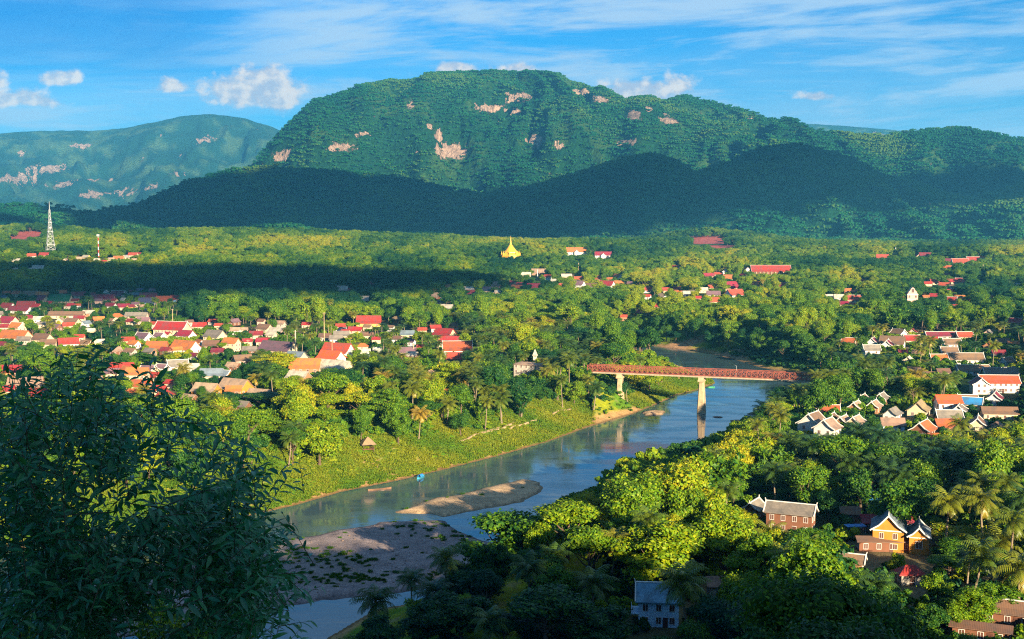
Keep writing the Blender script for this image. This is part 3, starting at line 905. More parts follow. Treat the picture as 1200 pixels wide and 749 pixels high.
# px, py of the ridge, width in px, roof, wall, direction, storeys, options
HOUSES = [
 # the far village under the lattice mast
 (36, 297, 13, 'red', 'white', 'L'), (52, 296, 12, 'red', 'cream', 'F'), (20, 303, 10, 'pale', 'cream', 'F'), (45, 311, 13, 'pale', 'cream', 'F'), (18, 314, 6, 'pale', 'cream', 'F'), (35, 314, 5, 'pale', 'cream', 'F'),
 (77, 303, 6, 'tan', 'cream', 'G'), (92, 301, 9, 'tan', 'cream', 'F'), (101, 299, 12, 'pale', 'yellow', 'R'), (113, 303, 8, 'pale', 'white', 'F'), (122, 305, 6, 'red', 'cream', 'F'), (130, 302, 9, 'tan', 'cream', 'g'),
 (139, 300, 12, 'orange', 'cream', 'F'), (147, 299, 8, 'pale', 'cream', 'G'), (156, 296, 11, 'red', 'cream', 'F'), (158, 303, 7, 'tan', 'cream', 'F'), (163, 296, 6, 'maroon', 'cream', 'F'),
 # first rows behind the dark belt of trees
 (8, 341, 9, 'orange', 'wood', 'F'), (20, 341, 14, 'orange', 'cream', 'R'), (37, 341, 18, 'brown', 'wood', 'F'), (51, 342, 16, 'orange', 'cream', 'F'), (48, 346, 22, 'crimson', 'cream', 'R'), (72, 340, 13, 'orange', 'cream', 'L'),
 (71, 345, 26, 'green', 'cream', 'F'), (5, 346, 11, 'navy', 'paleblue', 'R'), (92, 342, 18, 'maroon', 'cream', 'L'), (82, 346, 8, 'maroon', 'white', 'G'), (88, 350, 9, 'maroon', 'cream', 'F'), (108, 343, 8, 'maroon', 'cream', 'F'),
 (121, 345, 26, 'maroon', 'cream', 'F', 1, dict(depth=.5)), (134, 350, 9, 'crimson', 'cream', 'R'), (130, 355, 14, 'maroon', 'white', 'R'), (124, 340, 6, 'pale', 'white', 'G'), (139, 341, 22, 'maroon', 'cream', 'R', 1, dict(trim=True)),
 (145, 356, 13, 'crimson', 'cream', 'F'), (153, 357, 10, 'maroon', 'yellow', 'g'), (159, 354, 9, 'purple', 'cream', 'F'), (163, 338, 11, 'navy', 'white', 'g'), (174, 343, 20, 'maroon', 'white', 'F', 1), (172, 349, 18, 'navy', 'blue', 'F'),
 (192, 347, 18, 'orange', 'brick', 'F'), (208, 346, 15, 'red', 'blue', 'F'), (180, 338, 10, 'purple', 'wood', 'F'),
 (9, 355, 20, 'maroon', 'white', 'R', 1, dict(win=5)), (31, 353, 20, 'maroon', 'white', 'F'), (43, 356, 14, 'crimson', 'cream', 'R'), (24, 359, 32, 'maroon', 'white', 'R', 1, dict(win=6, depth=.35)),
 # middle rows of the town, left
 (78, 365, 40, 'brown', 'cream', 'F', 1, dict(depth=.25)), (93, 370, 12, 'maroon', 'cream', 'F'), (137, 367, 14, 'orange', 'cream', 'F', 1, dict(style='hip')), (160, 366, 26, 'grey', 'pink', 'F', 1, dict(depth=.4)), (168, 372, 14, 'purple', 'pink', 'F'),
 (10, 371, 26, 'crimson', 'cream', 'R'), (34, 369, 12, 'maroon', 'cream', 'F', 1, dict(style='hip')), (4, 380, 12, 'maroon', 'cream', 'F'), (20, 378, 22, 'orange', 'cream', 'R', 1, dict(trim=True)), (18, 387, 42, 'orange', 'cream', 'R', 1, dict(depth=.5)),
 (50, 391, 26, 'brown', 'cream', 'R'), (71, 372, 9, 'tan', 'cream', 'G'), (85, 373, 20, 'brown', 'cream', 'R'), (80, 378, 15, 'red', 'cream', 'L'), (80, 396, 26, 'red', 'white', 'L'), (93, 392, 11, 'red', 'cream', 'F'), (106, 385, 10, 'pale', 'cream', 'F'),
 (180, 377, 11, 'red', 'cream', 'R'), (234, 378, 15, 'crimson', 'cream', 'F'), (218, 387, 24, 'crimson', 'white', 'R', 1, dict(win=3)), (168, 390, 22, 'purple', 'white', 'R', 1, dict(trim=True)), (187, 390, 15, 'purple', 'white', 'R', 1, dict(trim=True)),
 (196, 389, 9, 'red', 'cream', 'R'), (217, 399, 38, 'orange', 'white', 'R', 1, dict(trim=False)), (234, 398, 18, 'orange', 'white', -58, 1), (184, 400, 24, 'orange', 'brick', 'F'), (157, 399, 16, 'orange', 'white', 'R'), (150, 395, 14, 'red', 'cream', 'F'),
 (252, 387, 28, 'grey', 'cream', 'R', 1), (248, 399, 20, 'brown', 'brick', 'F'), (271, 396, 22, 'orange', 'cream', 'R', 2), (290, 397, 11, 'crimson', 'cream', 'F'), (256, 379, 9, 'red', 'cream', 'F'), (284, 416, 24, 'brown', 'pink', 'L'),
 (143, 425, 26, 'red', 'cream', 'F', 1), (149, 429, 14, 'orange', 'cream', 'R', 2), (161, 431, 24, 'orange', 'cream', 'F', 2, dict(win=3, vis=.8)), (165, 445, 24, 'orange', 'cream', 'F'), (180, 436, 20, 'red', 'cream', 'R'), (174, 428, 22, 'purple', 'cream', 'R', 1, dict(trim=True)),
 (190, 427, 14, 'purple', 'white', 'R', 1, dict(trim=True)), (208, 422, 26, 'grey', 'white', 'L', 1, dict(trim=True)), (224, 426, 18, 'pale', 'white', 'F'), (248, 432, 26, 'slate', 'cream', 'F'), (200, 445, 14, 'red', 'cream', 'R'), (186, 452, 15, 'crimson', 'cream', 'F'),
 (193, 457, 20, 'red', 'cream', 'F', 1, dict(style='hip')), (149, 456, 20, 'orange', 'cream', 'F'), (131, 432, 20, 'purple', 'cream', 'L'), (169, 455, 12, 'orange', 'cream', 'L'), (110, 440, 18, 'tan', 'cream', 'F'), (12, 428, 26, 'red', 'orange', 'F', 1),
 (30, 442, 40, 'tan', 'cream', 'F'), (6, 452, 20, 'crimson', 'cream', 'F'), (45, 455, 26, 'red', 'cream', 'F'), (242, 449, 34, 'tan', 'orange', 'R', 1, dict(trim=False)), (276, 444, 44, 'tan', 'orange', 'R', 1, dict(trim=False)), (305, 456, 36, 'tan', 'orange', 'R', 1, dict(trim=False)),
 (262, 434, 22, 'slate', 'orange', 'R', 1, dict(trim=True)), (310, 380, 20, 'brown', 'cream', 'R'), (324, 384, 20, 'pale', 'pink', 'R'), (300, 388, 15, 'maroon', 'cream', 'F'), (318, 389, 13, 'pale', 'cream', 'R'), (308, 396, 14, 'crimson', 'cream', 'F'), (286, 384, 8, 'tan', 'pink', 'F'),
 (326, 400, 50, 'purple', 'cream', 'R', 1, dict(trim=False, depth=.5)), (347, 412, 28, 'slate', 'cream', 'R'), (358, 420, 34, 'orange', 'brick', 'F', 1, dict(vis=1.3, trim=False)), (350, 435, 30, 'pale', 'brick', 'R'), (392, 422, 48, 'pale', 'cream', 'R', 1, dict(depth=.45)),
 (396, 402, 40, 'red', 'white', 'R', 1, dict(trim=False)), (388, 411, 34, 'scarlet', 'white', 'R', 1), (400, 388, 18, 'grey', 'cream', 'F'), (394, 393, 14, 'grey', 'white', 'F'), (432, 370, 28, 'red', 'yellow', 'F', 1, dict(win=4)), (416, 383, 15, 'crimson', 'cream', 'F'),
 (405, 386, 12, 'crimson', 'cream', 'R'), (430, 389, 14, 'brown', 'cream', 'F'), (425, 402, 12, 'orange', 'cream', 'F', 1, dict(style='hip')), (428, 409, 12, 'pale', 'white', 'F'), (442, 407, 9, 'pale', 'white', 'F'), (466, 371, 15, 'thatch', 'orange', 'R'), (441, 395, 10, 'red', 'cream', 'F'),
 (495, 384, 10, 'red', 'cream', 'F'), (510, 381, 14, 'red', 'white', 'L'), (521, 385, 28, 'red', 'cream', 'R'), (527, 394, 24, 'crimson', 'cream', 'F'), (536, 400, 34, 'orange', 'white', 'F', 1, dict(trim=True, win=0)), (536, 413, 24, 'red', 'brick', 'F'), (478, 407, 18, 'purple', 'cream', 'F'),
 (483, 412, 15, 'pale', 'wood', 'R', 1, dict(pitch=45)), (524, 456, 16, 'orange', 'white', 'F'), (493, 404, 8, 'red', 'cream', 'F'), (508, 434, 10, 'tan', 'brick', 'F'),
 # the shaded belt and the middle distance
 (399, 335, 18, 'pale', 'wood', 'F'), (412, 338, 8, 'crimson', 'cream', 'F'), (434, 330, 11, 'maroon', 'white', 'F'), (428, 347, 19, 'pale', 'wood', 'F'), (526, 333, 14, 'orange', 'brick', 'R'), (512, 343, 14, 'tan', 'wood', 'F'), (530, 345, 8, 'grey', 'cream', 'F'), (497, 354, 11, 'tan', 'pink', 'F'),
 (516, 352, 7, 'navy', 'white', 'F'), (525, 357, 20, 'pale', 'white', 'R'), (549, 336, 13, 'pale', 'white', 'F'), (553, 340, 18, 'maroon', 'white', 'R', 1), (572, 336, 18, 'navy', 'cream', 'R'), (579, 330, 15, 'tan', 'pink', 'F'), (584, 340, 8, 'pale', 'pink', 'F'), (599, 329, 12, 'maroon', 'cream', 'R'),
 (606, 334, 16, 'orange', 'cream', 'R'), (611, 331, 13, 'crimson', 'cream', 'R'), (627, 332, 18, 'crimson', 'cream', 'F', 1), (642, 322, 11, 'red', 'white', 'R', 2), (650, 327, 9, 'pale', 'white', 'F'), (656, 332, 12, 'red', 'white', 'F'), (616, 319, 12, 'pale', 'cream', 'F'), (530, 357, 10, 'pale', 'white', 'F'),
 (631, 315, 16, 'tan', 'brick', 'F'), (664, 321, 12, 'pale', 'cream', 'F'), (554, 357, 6, 'crimson', 'white', 'G'),
 (680, 324, 15, 'orange', 'cream', 'F'), (700, 323, 16, 'orange', 'cream', 'R'), (714, 325, 10, 'orange', 'cream', 'R'), (724, 321, 13, 'orange', 'white', 'h'), (677, 329, 19, 'purple', 'white', 'R', 2), (693, 332, 14, 'brown', 'white', 'R'), (711, 329, 21, 'red', 'white', 'R'), (727, 329, 14, 'orange', 'white', 'F'),
 (739, 330, 9, 'purple', 'pink', 'R'), (759, 336, 14, 'red', 'white', 'F'), (758, 345, 11, 'red', 'white', 'R'), (780, 337, 13, 'red', 'cream', 'L'), (793, 336, 9, 'crimson', 'cream', 'F'), (795, 340, 10, 'orange', 'white', 'R'), (777, 344, 14, 'tan', 'white', 'h'), (792, 311, 12, 'red', 'white', -50), (807, 341, 14, 'pale', 'pink', 'F'),
 (817, 347, 9, 'red', 'cream', 'F'), (768, 356, 12, 'crimson', 'pink', 'F'), (731, 369, 8, 'red', 'brick', 'F'), (748, 364, 8, 'crimson', 'brick', 'F'),
 (830, 320, 15, 'crimson', 'cream', 'L'), (842, 319, 10, 'red', 'white', 'F'), (850, 315, 9, 'tan', 'white', 'G'), (855, 322, 15, 'orange', 'cream', 'F'), (871, 321, 10, 'red', 'cream', 'h'), (852, 330, 30, 'crimson', 'cream', 'L', 1), (861, 339, 26, 'red', 'white', 'L', 1, dict(trim=False)), (885, 330, 16, 'orange', 'white', 'R', 1),
 (875, 313, 9, 'maroon', 'white', 'G'), (918, 331, 18, 'red', 'white', 'R', 1), (836, 341, 16, 'purple', 'white', 'F'), (824, 337, 11, 'pale', 'cream', 'F'), (838, 348, 17, 'orange', 'cream', 'F', 1, dict(style='hip')), (835, 334, 11, 'red', 'cream', 'F'), (806, 345, 8, 'navy', 'cream', 'F'), (898, 345, 10, 'brown', 'cream', 'F'),
 (1034, 298, 15, 'red', 'cream', 'F'), (1075, 298, 6, 'red', 'cream', 'G'), (1084, 296, 14, 'maroon', 'cream', 'F'), (993, 338, 10, 'orange', 'wood', 'F'), (1003, 339, 7, 'orange', 'brick', 'G'), (1001, 346, 18, 'red', 'cream', 'F', 1, dict(vis=.8)), (971, 345, 9, 'pale', 'white', 'F'), (983, 345, 12, 'pale', 'white', 'F'),
 (988, 353, 14, 'crimson', 'cream', 'R'), (1003, 355, 12, 'red', 'pink', 'F'), (1010, 327, 8, 'red', 'white', 'F'),
 (1111, 303, 12, 'maroon', 'white', 'F'), (1125, 303, 19, 'red', 'white', 'F', 1, dict(trim=True)), (1140, 301, 16, 'red', 'white', 'F', 1, dict(trim=True)), (1151, 300, 9, 'orange', 'cream', 'R'), (1110, 311, 11, 'orange', 'cream', 'F'), (1110, 320, 11, 'maroon', 'white', 'R'), (1084, 324, 9, 'crimson', 'cream', 'F'), (1087, 330, 9, 'red', 'cream', 'F'),
 (1097, 327, 14, 'red', 'cream', 'F'), (1114, 327, 12, 'red', 'cream', 'F'), (1128, 326, 18, 'crimson', 'white', 'R', 1), (1107, 331, 14, 'red', 'white', 'R'), (1117, 334, 9, 'tan', 'white', 'R'), (1115, 339, 13, 'crimson', 'cream', 'F'), (1097, 344, 16, 'red', 'white', 'R'), (1085, 346, 8, 'orange', 'cream', 'F'), (1113, 348, 18, 'red', 'cream', 'R', 1),
 (1125, 346, 14, 'orange', 'white', 'R'), (1161, 346, 15, 'red', 'white', 'g'), (1192, 332, 11, 'pale', 'white', 'R'), (1120, 357, 10, 'crimson', 'wood', 'F'), (1136, 351, 8, 'red', 'cream', 'F'), (1149, 330, 8, 'blue', 'cream', 'F'), (1190, 373, 20, 'crimson', 'white', 'R'),
 # right bank, middle distance
 (995, 396, 18, 'orange', 'brick', 'R'), (1046, 394, 32, 'brown', 'white', 'R', 1, dict(trim=False, win=0)), (1023, 396, 18, 'maroon', 'white', 66, 1, dict(trim=True)), (1040, 399, 18, 'maroon', 'white', 66, 1, dict(trim=True)), (1058, 410, 10, 'crimson', 'cream', 'F'), (1053, 386, 17, 'brown', 'white', 'h'),
 (1068, 393, 18, 'red', 'cream', 'F'), (1092, 395, 13, 'crimson', 'cream', 'F'), (1102, 389, 36, 'maroon', 'white', 'F', 1, dict(depth=.3)), (1130, 389, 18, 'red', 'cream', 'F'), (1115, 397, 19, 'brown', 'white', 'F'), (1131, 414, 40, 'brown', 'white', 'F', 1, dict(trim=True, depth=.4)), (1140, 428, 36, 'brown', 'white', 'F', 1, dict(trim=True, depth=.35)),
 (1176, 431, 46, 'grey', 'cream', 'F', 1, dict(depth=.3)), (1105, 432, 15, 'brown', 'cream', 'F'), (1196, 443, 16, 'brown', 'white', 'F'), (1180, 419, 18, 'brown', 'white', 'L', 1, dict(trim=True)), (1112, 407, 18, 'brown', 'pink', 'F'), (1056, 432, 8, 'crimson', 'cream', 'G'),
 (1111, 463, 27, 'scarlet', 'white', 'F', 2, dict(vis=.8, trim=False)), (1134, 463, 20, 'brown', 'orange', 'F'), (1139, 466, 26, 'blue', 'cream', 'R'), (1166, 460, 24, 'maroon', 'white', 'g', 1, dict(trim=True)), (1077, 470, 34, 'thatch', 'cream', 'g', 1, dict(trim=False)), (1124, 474, 24, 'grey', 'white', 'g', 1, dict(trim=True)),
 (1112, 481, 28, 'grey', 'orange', 'F', 1, dict(trim=True)), (1110, 491, 28, 'orange', 'brick', 'F', 1, dict(trim=False)), (1082, 494, 36, 'orange', 'wood', 57, 1, dict(trim=True, pitch=40)), (1096, 508, 14, 'orange', 'wood', 'F'), (1171, 477, 40, 'brown', 'cream', 'F', 1, dict(depth=.4, trim=False)), (1146, 489, 26, 'brown', 'cream', 'g'),
 (1168, 494, 16, 'brown', 'cream', 'g'), (1046, 478, 26, 'grey', 'white', 'g', 1, dict(trim=False)), (1046, 490, 26, 'tan', 'paleblue', 'F', 1, dict(trim=False)),
 # the cluster with white bargeboards
 (953, 484, 38, 'brown', 'white', 55, 2, dict(trim=True, pitch=40, depth=1.0)), (970, 491, 34, 'tan', 'white', 55, 2, dict(trim=True, pitch=40, depth=1.0)), (970, 475, 26, 'orange', 'wood', 'F', 1, dict(trim=True)), (988, 488, 22, 'tan', 'brick', 58, 1, dict(trim=True)), (1003, 488, 24, 'tan', 'cream', 58, 1, dict(trim=True)),
 (975, 485, 14, 'brown', 'brick', 58, 1, dict(trim=True)), (1003, 471, 22, 'tan', 'brick', 60, 1, dict(trim=True, pitch=42)), (1024, 470, 22, 'tan', 'brick', 60, 1, dict(trim=True, pitch=42)), (1011, 463, 18, 'brown', 'brick', 60, 1, dict(trim=True, pitch=42)), (1033, 461, 20, 'grey', 'brick', 60, 1, dict(trim=True, pitch=42)),
 # nearest houses, lower right
 (927, 590, 58, 'grey', 'wood', 'R', 2, dict(trim=True, depth=.42, win=4)), (884, 587, 30, 'grey', 'wood', 60, 1, dict(trim=True, pitch=40)), (1038, 603, 58, 'crimson', 'wood', 'F', 1, dict(trim=False, depth=.3)), (1036, 629, 62, 'brown', 'wood', 'F', 1, dict(trim=False, depth=.25, pitch=24)),
 (1067, 662, 26, 'red', 'stone', 'F', 1, dict(style='hip')), (1182, 704, 64, 'brown', 'wood', 'R', 1, dict(trim=True, depth=.45)), (1150, 730, 66, 'brown', 'wood', 'R', 1, dict(trim=False, depth=.3, pitch=24)), (995, 594, 16, 'brown', 'wood', 'F'), (842, 676, 20, 'tan', 'cream', 'F'), (1000, 650, 20, 'brown', 'brick', 'R'),
]
_fr = random.Random(5)
INFILL = [(-5, 340, 170, 372, 12), (0, 372, 110, 402, 7), (110, 372, 320, 408, 11), (150, 405, 300, 470, 9), (300, 372, 470, 412, 7), (470, 378, 545, 410, 3), (1020, 382, 1190, 405, 6), (1060, 405, 1195, 436, 6)]
for (x0, y0, x1, y1, n_) in INFILL:
    for _ in range(n_ * 12):
        if n_ <= 0:
            break
        fx, fy = _fr.uniform(x0, x1), _fr.uniform(y0, y1)
        fw = 5 + (fy - 335) * .10 + _fr.uniform(0, 6)
        if any(abs(fx - h_[0]) < (h_[2] + fw) * .46 and abs(fy - h_[1]) < 4.5 + (fy - 330) * .03 for h_ in HOUSES):
            continue
        HOUSES.append((round(fx, 1), round(fy, 1), round(fw, 1), _fr.choice(['brown', 'brown', 'grey', 'tan', 'maroon', 'red', 'crimson', 'purple', 'orange', 'slate', 'pale']), _fr.choice(['cream', 'wood', 'wood', 'pink', 'brick', 'white', 'stone']), _fr.choice('FFRRLg'), 1))
        n_ -= 1
for row in HOUSES:
    opt = row[7] if len(row) > 7 else {}
    st = row[6] if len(row) > 6 else 1
    if row[2] <= 9 and 'win' not in opt:
        opt = dict(opt, win=1)
    house(*row[:6], st, **opt)

PROTECT += [(1043, 24, 601, 648, 318), (927, 30, 588, 610, 350), (772, 27, 683, 742, 270), (1067, 14, 660, 684, 300), (1034, 33, 628, 652, 300), (1177, 30, 705, 728, 270), (955, 28, 482, 510, 640), (1040, 20, 395, 414, 780), (1170, 26, 440, 466, 650), (1015, 28, 460, 486, 730)]
# the long white house with a bright red roof and a gabled wing
r, L, Wd, zw, rise = house(1170, 440, 44, 'scarlet', 'white', -3, 2, trim=True, depth=.42, win=7, hmul=.9, lab=('long bright red roofed', 'white', 60), vis=.9)
SUNNY.append((*r.location, 18.0))
wing = wall_prism(MB(), 9, 8, zw - .4, 3.0)
o = link('wing', wing.mesh('wing', M['w_white']), r, (-L / 2 - 1.2, -4.2, 0), math.radians(84))
link('wing_roof', gable_roof(MB(), 9, 8, zw - .4, 3.0, .6).mesh('wing_roof', M['r_maroon']), o)  # wing roof darkened to maroon for the shade on its slope
link('bargeboard', gable_trim(MB(), 9, 8, zw - .4, 3.0, .6).mesh('bargeboard', M['trim']), o)
for sx in (-1.3, 1.3):
    for zz in (.9, 3.6):
        add_window(o, -4.5, sx, zz, -math.pi / 2, 1.0, 1.3)
PROTECT.append((1137, 11, 443, 464, 700))

# the orange house with two steep gables, shade painted in as blue-grey roofs, lower right
r, L, Wd, zw, rise = house(1042, 600, 48, 'slate', 'orange', 72, 2, trim=True, pitch=44, depth=1.35, win=2, lab=('steep dark roofed', 'orange', 60), vis=1.0)
SUNNY.append((*r.location, 11.0))
w2 = wall_prism(MB(), L * .9, Wd * .62, zw - 1.0, rise * .62)
o = link('wing', w2.mesh('wing', M['w_orange']), r, (-L * .12, -Wd * .98, 0))
link('wing_roof', gable_roof(MB(), L * .9, Wd * .62, zw - 1.0, rise * .62, .6).mesh('wing_roof', M['r_slate']), o)
link('bargeboard', gable_trim(MB(), L * .9, Wd * .62, zw - 1.0, rise * .62, .6).mesh('bargeboard', M['trim']), o)
link('band', MB().box(-L * .45 - .12, -L * .45 - .01, -Wd * .31, Wd * .31, zw - 1.25, zw - 1.0).mesh('band', M['trim']), o)
add_window(o, -L * .45, 0, 1.6, -math.pi / 2, 1.5, 1.8)
link('band', MB().box(-L / 2 - .12, -L / 2 - .01, -Wd / 2, Wd / 2, zw - .2, zw + .1).mesh('band', M['trim']), r)
PROTECT.append((1080, 17, 607, 650, 330))

# the pale blue house with a tiled roof coloured bluer for the shade there, bottom centre
r, L, Wd, zw, rise = house(772, 684, 50, 'sky', 'paleblue', -6, 2, trim=True, pitch=50, depth=.62, win=3, lab=('steep blue grey roofed', 'pale blue', 60), vis=1.1)
link('balcony', MB().box(-L / 2 - 1.6, -L / 2 - .02, -Wd / 2, Wd / 2, 2.6, 2.8).box(-L / 2 - 1.6, -L / 2 - 1.5, -Wd / 2, Wd / 2, 2.8, 3.6).mesh('balcony', M['w_paleblue']), r)

# temple hall with a magenta roof in white edging
r, L, Wd, zw, rise = house(202, 377, 44, 'crimson', 'cream', -20, 2, trim=True, depth=.5, win=8, name='temple_hall', cat='temple hall', lab=('crimson roofed long', 'cream', 60), vis=1.0)
# two white villas on the knoll right of the stupa
for (px, py, wp, rf) in ((676, 290, 25, 'orange'), (707, 295, 20, 'crimson')):
    r, L, Wd, zw, rise = house(px, py, wp, rf, 'white', -4, 2, depth=.5, win=6, name='villa', cat='villa', lab=(rf + ' roofed two storey', 'white', 30), vis=1.3)
    g = wall_prism(MB(), 5, 7.5, zw, 3.2)
    o = link('porch', g.mesh('porch', M['w_white']), r, (0, -Wd / 2 - 2, 0), math.radians(90))
    link('porch_roof', gable_roof(MB(), 5, 7.5, zw, 3.2, .4).mesh('porch_roof', M['r_' + rf]), o)
    link('bargeboard', gable_trim(MB(), 5, 7.5, zw, 3.2, .4).mesh('bargeboard', M['trim']), o)
# long open hall with posts
r, L, Wd, zw, rise = house(903, 311, 46, 'red', 'wood', -2, 2, depth=.35, win=0, name='open_hall', cat='hall', lab=('long red roofed', 'open dark', 60), vis=1.2)
pm = MB().box(-.4, .4, -.4, .4, 0, zw - .3).mesh('post', M['w_cream'])
for k in range(11):
    link('post', pm, r, (-L / 2 + L * k / 10, -Wd / 2 - 1.2, 0))
link('terrace', MB().box(-L / 2 - 2, L / 2 + 2, -Wd / 2 - 2.2, -Wd / 2 + 1, -1.5, .25).mesh('terrace', M['w_brick']), r)
# cream gatehouse with an arched gable
x, y, g = locate(1069, 336, 19)
gt = thing('gatehouse', (x, y, g), math.radians(-8))
s = y / F
wv = 12 * s
b = MB().box(-wv / 2, wv / 2, -4, 4, -2, 12)
prof = [(-wv / 2, 12), (-wv * .40, 13.2), (-wv * .38, 14.2), (-wv * .24, 15.6), (-wv * .15, 17.4), (0, 18.6), (wv * .15, 17.4), (wv * .24, 15.6), (wv * .38, 14.2), (wv * .40, 13.2), (wv / 2, 12)]
n = len(prof)
b.add([(px_, yy, z_) for yy in (-4, 4) for (px_, z_) in prof], [tuple(range(n)), tuple(reversed(range(n, 2 * n)))] + [(k, n + k, n + k + 1, k + 1) for k in range(n - 1)])
link('wall', b.mesh('wall', M['w_pink']), gt)
link('band', MB().box(-wv / 2 - .2, wv / 2 + .2, -4.25, -4.01, 11.5, 12.1).box(-wv / 2 - .2, wv / 2 + .2, -4.25, -4.01, 6.3, 6.8).mesh('band', M['trim']), gt)
for sx in (-.3, .3):
    add_window(gt, sx * wv, -4, 3, 0, 1.6, 3); add_window(gt, sx * wv, -4, 8.5, 0, 1.6, 2.4)
add_window(gt, 0, -4, 13.5, 0, 2.2, 3.5)
link('side_roof', gable_roof(MB(), 14, 7, 9, 4).mesh('side_roof', M['r_maroon']), gt, (-wv * .95, 3, 0))
PROTECT.append((1069, 7, 335, 352, y)); FOOT.append((x, y, 12))
tag(gt, 'cream gatehouse with a rounded gable standing among red roofs', 'gatehouse')
# weathered villa with broken walls among palms
r, L, Wd, zw, rise = house(617, 424, 30, 'tan', 'stone', -24, 3, depth=.6, win=4, pitch=14, style='hip', name='ruined_villa', cat='villa', lab=('weathered flat topped', 'grey stone', 60), vis=1.2)
for k in range(5):
    link('column', MB().tube([(0, 0, 0), (0, 0, 8.5)], [.35, .3], 8).mesh('column', M['w_pink']), r, (L / 2 + 1.6, -Wd / 2 + Wd * k / 4, 0))
# little white pointed roof beside it
x, y, g = locate(627, 409, 14)
o = link('shrine_roof', MB().lathe([(1.5, -1), (1.5, 10.4), (2.2, 10.5), (1.0, 12.4), (.08, 14)], 4).mesh('shrine_roof', M['r_pale']), None, (x, y, g))
tag(o, 'little white pointed roof rising behind the weathered grey villa', 'shrine')
PROTECT.append((627, 3, 409, 415, y))

# ------------------------------------------------------------------ golden stupa on its knoll
sx_, sy_ = STUPA[0], STUPA[1]
sg = hz(sx_, sy_)
st_ = thing('golden_stupa', (sx_, sy_, sg), math.radians(14), 'golden pointed stupa standing on the wooded knoll under the mountain', 'stupa')
base = MB().lathe([(24, -6), (24, 9), (25, 9.3), (25, 10.5), (22.5, 11), (22.5, 13), (21, 13.2)], 8).lathe([(21, 13.2), (17, 17), (16.6, 19)], 8)
link('base', base.mesh('base', M['gold']), st_)
for k in range(8):
    t = 2 * math.pi * k / 8 + math.pi / 8 + .3927
    for dz, hh in ((1.0, 6.2),):
        p = MB()
        for a in (-5.6, 0, 5.6):
            p.box(a - 1.5, a + 1.5, -.35, .05, dz, dz + hh)
        link('niche', p.mesh('niche', M['golddark']), st_, (22.3 * math.cos(t), 22.3 * math.sin(t), 0), t + math.pi / 2)
rr = 24.2
for k in range(8):
    t = 2 * math.pi * (k + .5) / 8
    pin = MB().lathe([(1.9, 10), (1.9, 14), (2.3, 14.3), (1.4, 15.5), (.9, 17.5), (.3, 20), (.02, 22)], 10)
    link('pinnacle', pin.mesh('pinnacle', M['gold']), st_, ((rr - 3.2) * math.cos(t), (rr - 3.2) * math.sin(t), 0))
link('dome', MB().lathe([(17, 19), (16, 20.2), (12.6, 22.5), (10.4, 25.5), (7.6, 29), (5.0, 32.5), (3.4, 35), (2.9, 36)], 16).mesh('dome', M['gold']), st_)
link('spire', MB().lathe([(2.9, 36), (2.1, 39), (1.9, 39.2), (1.5, 43), (1.3, 43.2), (.95, 48), (.5, 51), (.06, 56)], 12).mesh('spire', M['gold']), st_)
st_.scale = (.72,) * 3
PROTECT.append((598.5, 14, 270, 301, sy_))
FOOT.append((sx_, sy_, 24))

# ------------------------------------------------------------------ masts and poles
def lattice(px, ptop, pbot, y, wbase, name, label, red=False):
    x = (px - 600) / F * y
    g = hz(x, y)
    top = at_y(px, ptop, y)[2]
    H = top - g
    t = thing(name, (x, y, g), .5, label, 'mast')
    b = MB()
    for sx in (-1, 1):
        for sy in (-1, 1):
            prev = None
            for k in range(11):
                f = k / 10
                hw = wbase / 2 * ((1 - f) ** 1.5 * .86 + .14)
                p = (sx * hw, sy * hw, H * .84 * f)
                if prev:
                    b.bar(prev, p, .55)
                prev = p
    link('leg_frame', b.mesh('leg_frame', M['steel']), t)
    b = MB()
    for k in range(10):
        f0, f1 = k / 10, (k + 1) / 10
        h0 = wbase / 2 * ((1 - f0) ** 1.5 * .86 + .14); h1 = wbase / 2 * ((1 - f1) ** 1.5 * .86 + .14)
        z0, z1 = H * .84 * f0, H * .84 * f1
        for (a0, a1) in (((-1, -1), (1, -1)), ((1, -1), (1, 1)), ((1, 1), (-1, 1)), ((-1, 1), (-1, -1))):
            b.bar((a0[0] * h0, a0[1] * h0, z0), (a1[0] * h1, a1[1] * h1, z1), .3)
            b.bar((a1[0] * h0, a1[1] * h0, z0), (a0[0] * h1, a0[1] * h1, z1), .3)
            b.bar((a0[0] * h1, a0[1] * h1, z1), (a1[0] * h1, a1[1] * h1, z1), .3)
    link('bracing', b.mesh('bracing', M['steel']), t)
    for zf in (.22, .5, .7):
        hw = wbase / 2 * ((1 - zf) ** 1.5 * .86 + .14) + 1.2
        link('platform', MB().box(-hw, hw, -hw, hw, H * .84 * zf, H * .84 * zf + .9).mesh('platform', M['steel']), t)
    link('antenna', MB().tube([(0, 0, H * .83), (0, 0, H * .93), (0, 0, H)], [.6, .45, .2], 6).mesh('antenna', M['steel']), t)
    dish = MB().lathe([(.05, 0), (1.3, .25), (1.7, .8)], 12).mesh('dish', M['trim'])
    for k, zf in enumerate((.6, .72, .78)):
        o = link('dish', dish, t, (0, -2.2, H * .84 * zf)); o.rotation_euler = (math.pi / 2, 0, k)
    PROTECT.append((px, 6, ptop, pbot - 2, y))
lattice(60, 236, 296, 2300, 17, 'lattice_mast', 'tall steel lattice mast with a broad foot above the far village')
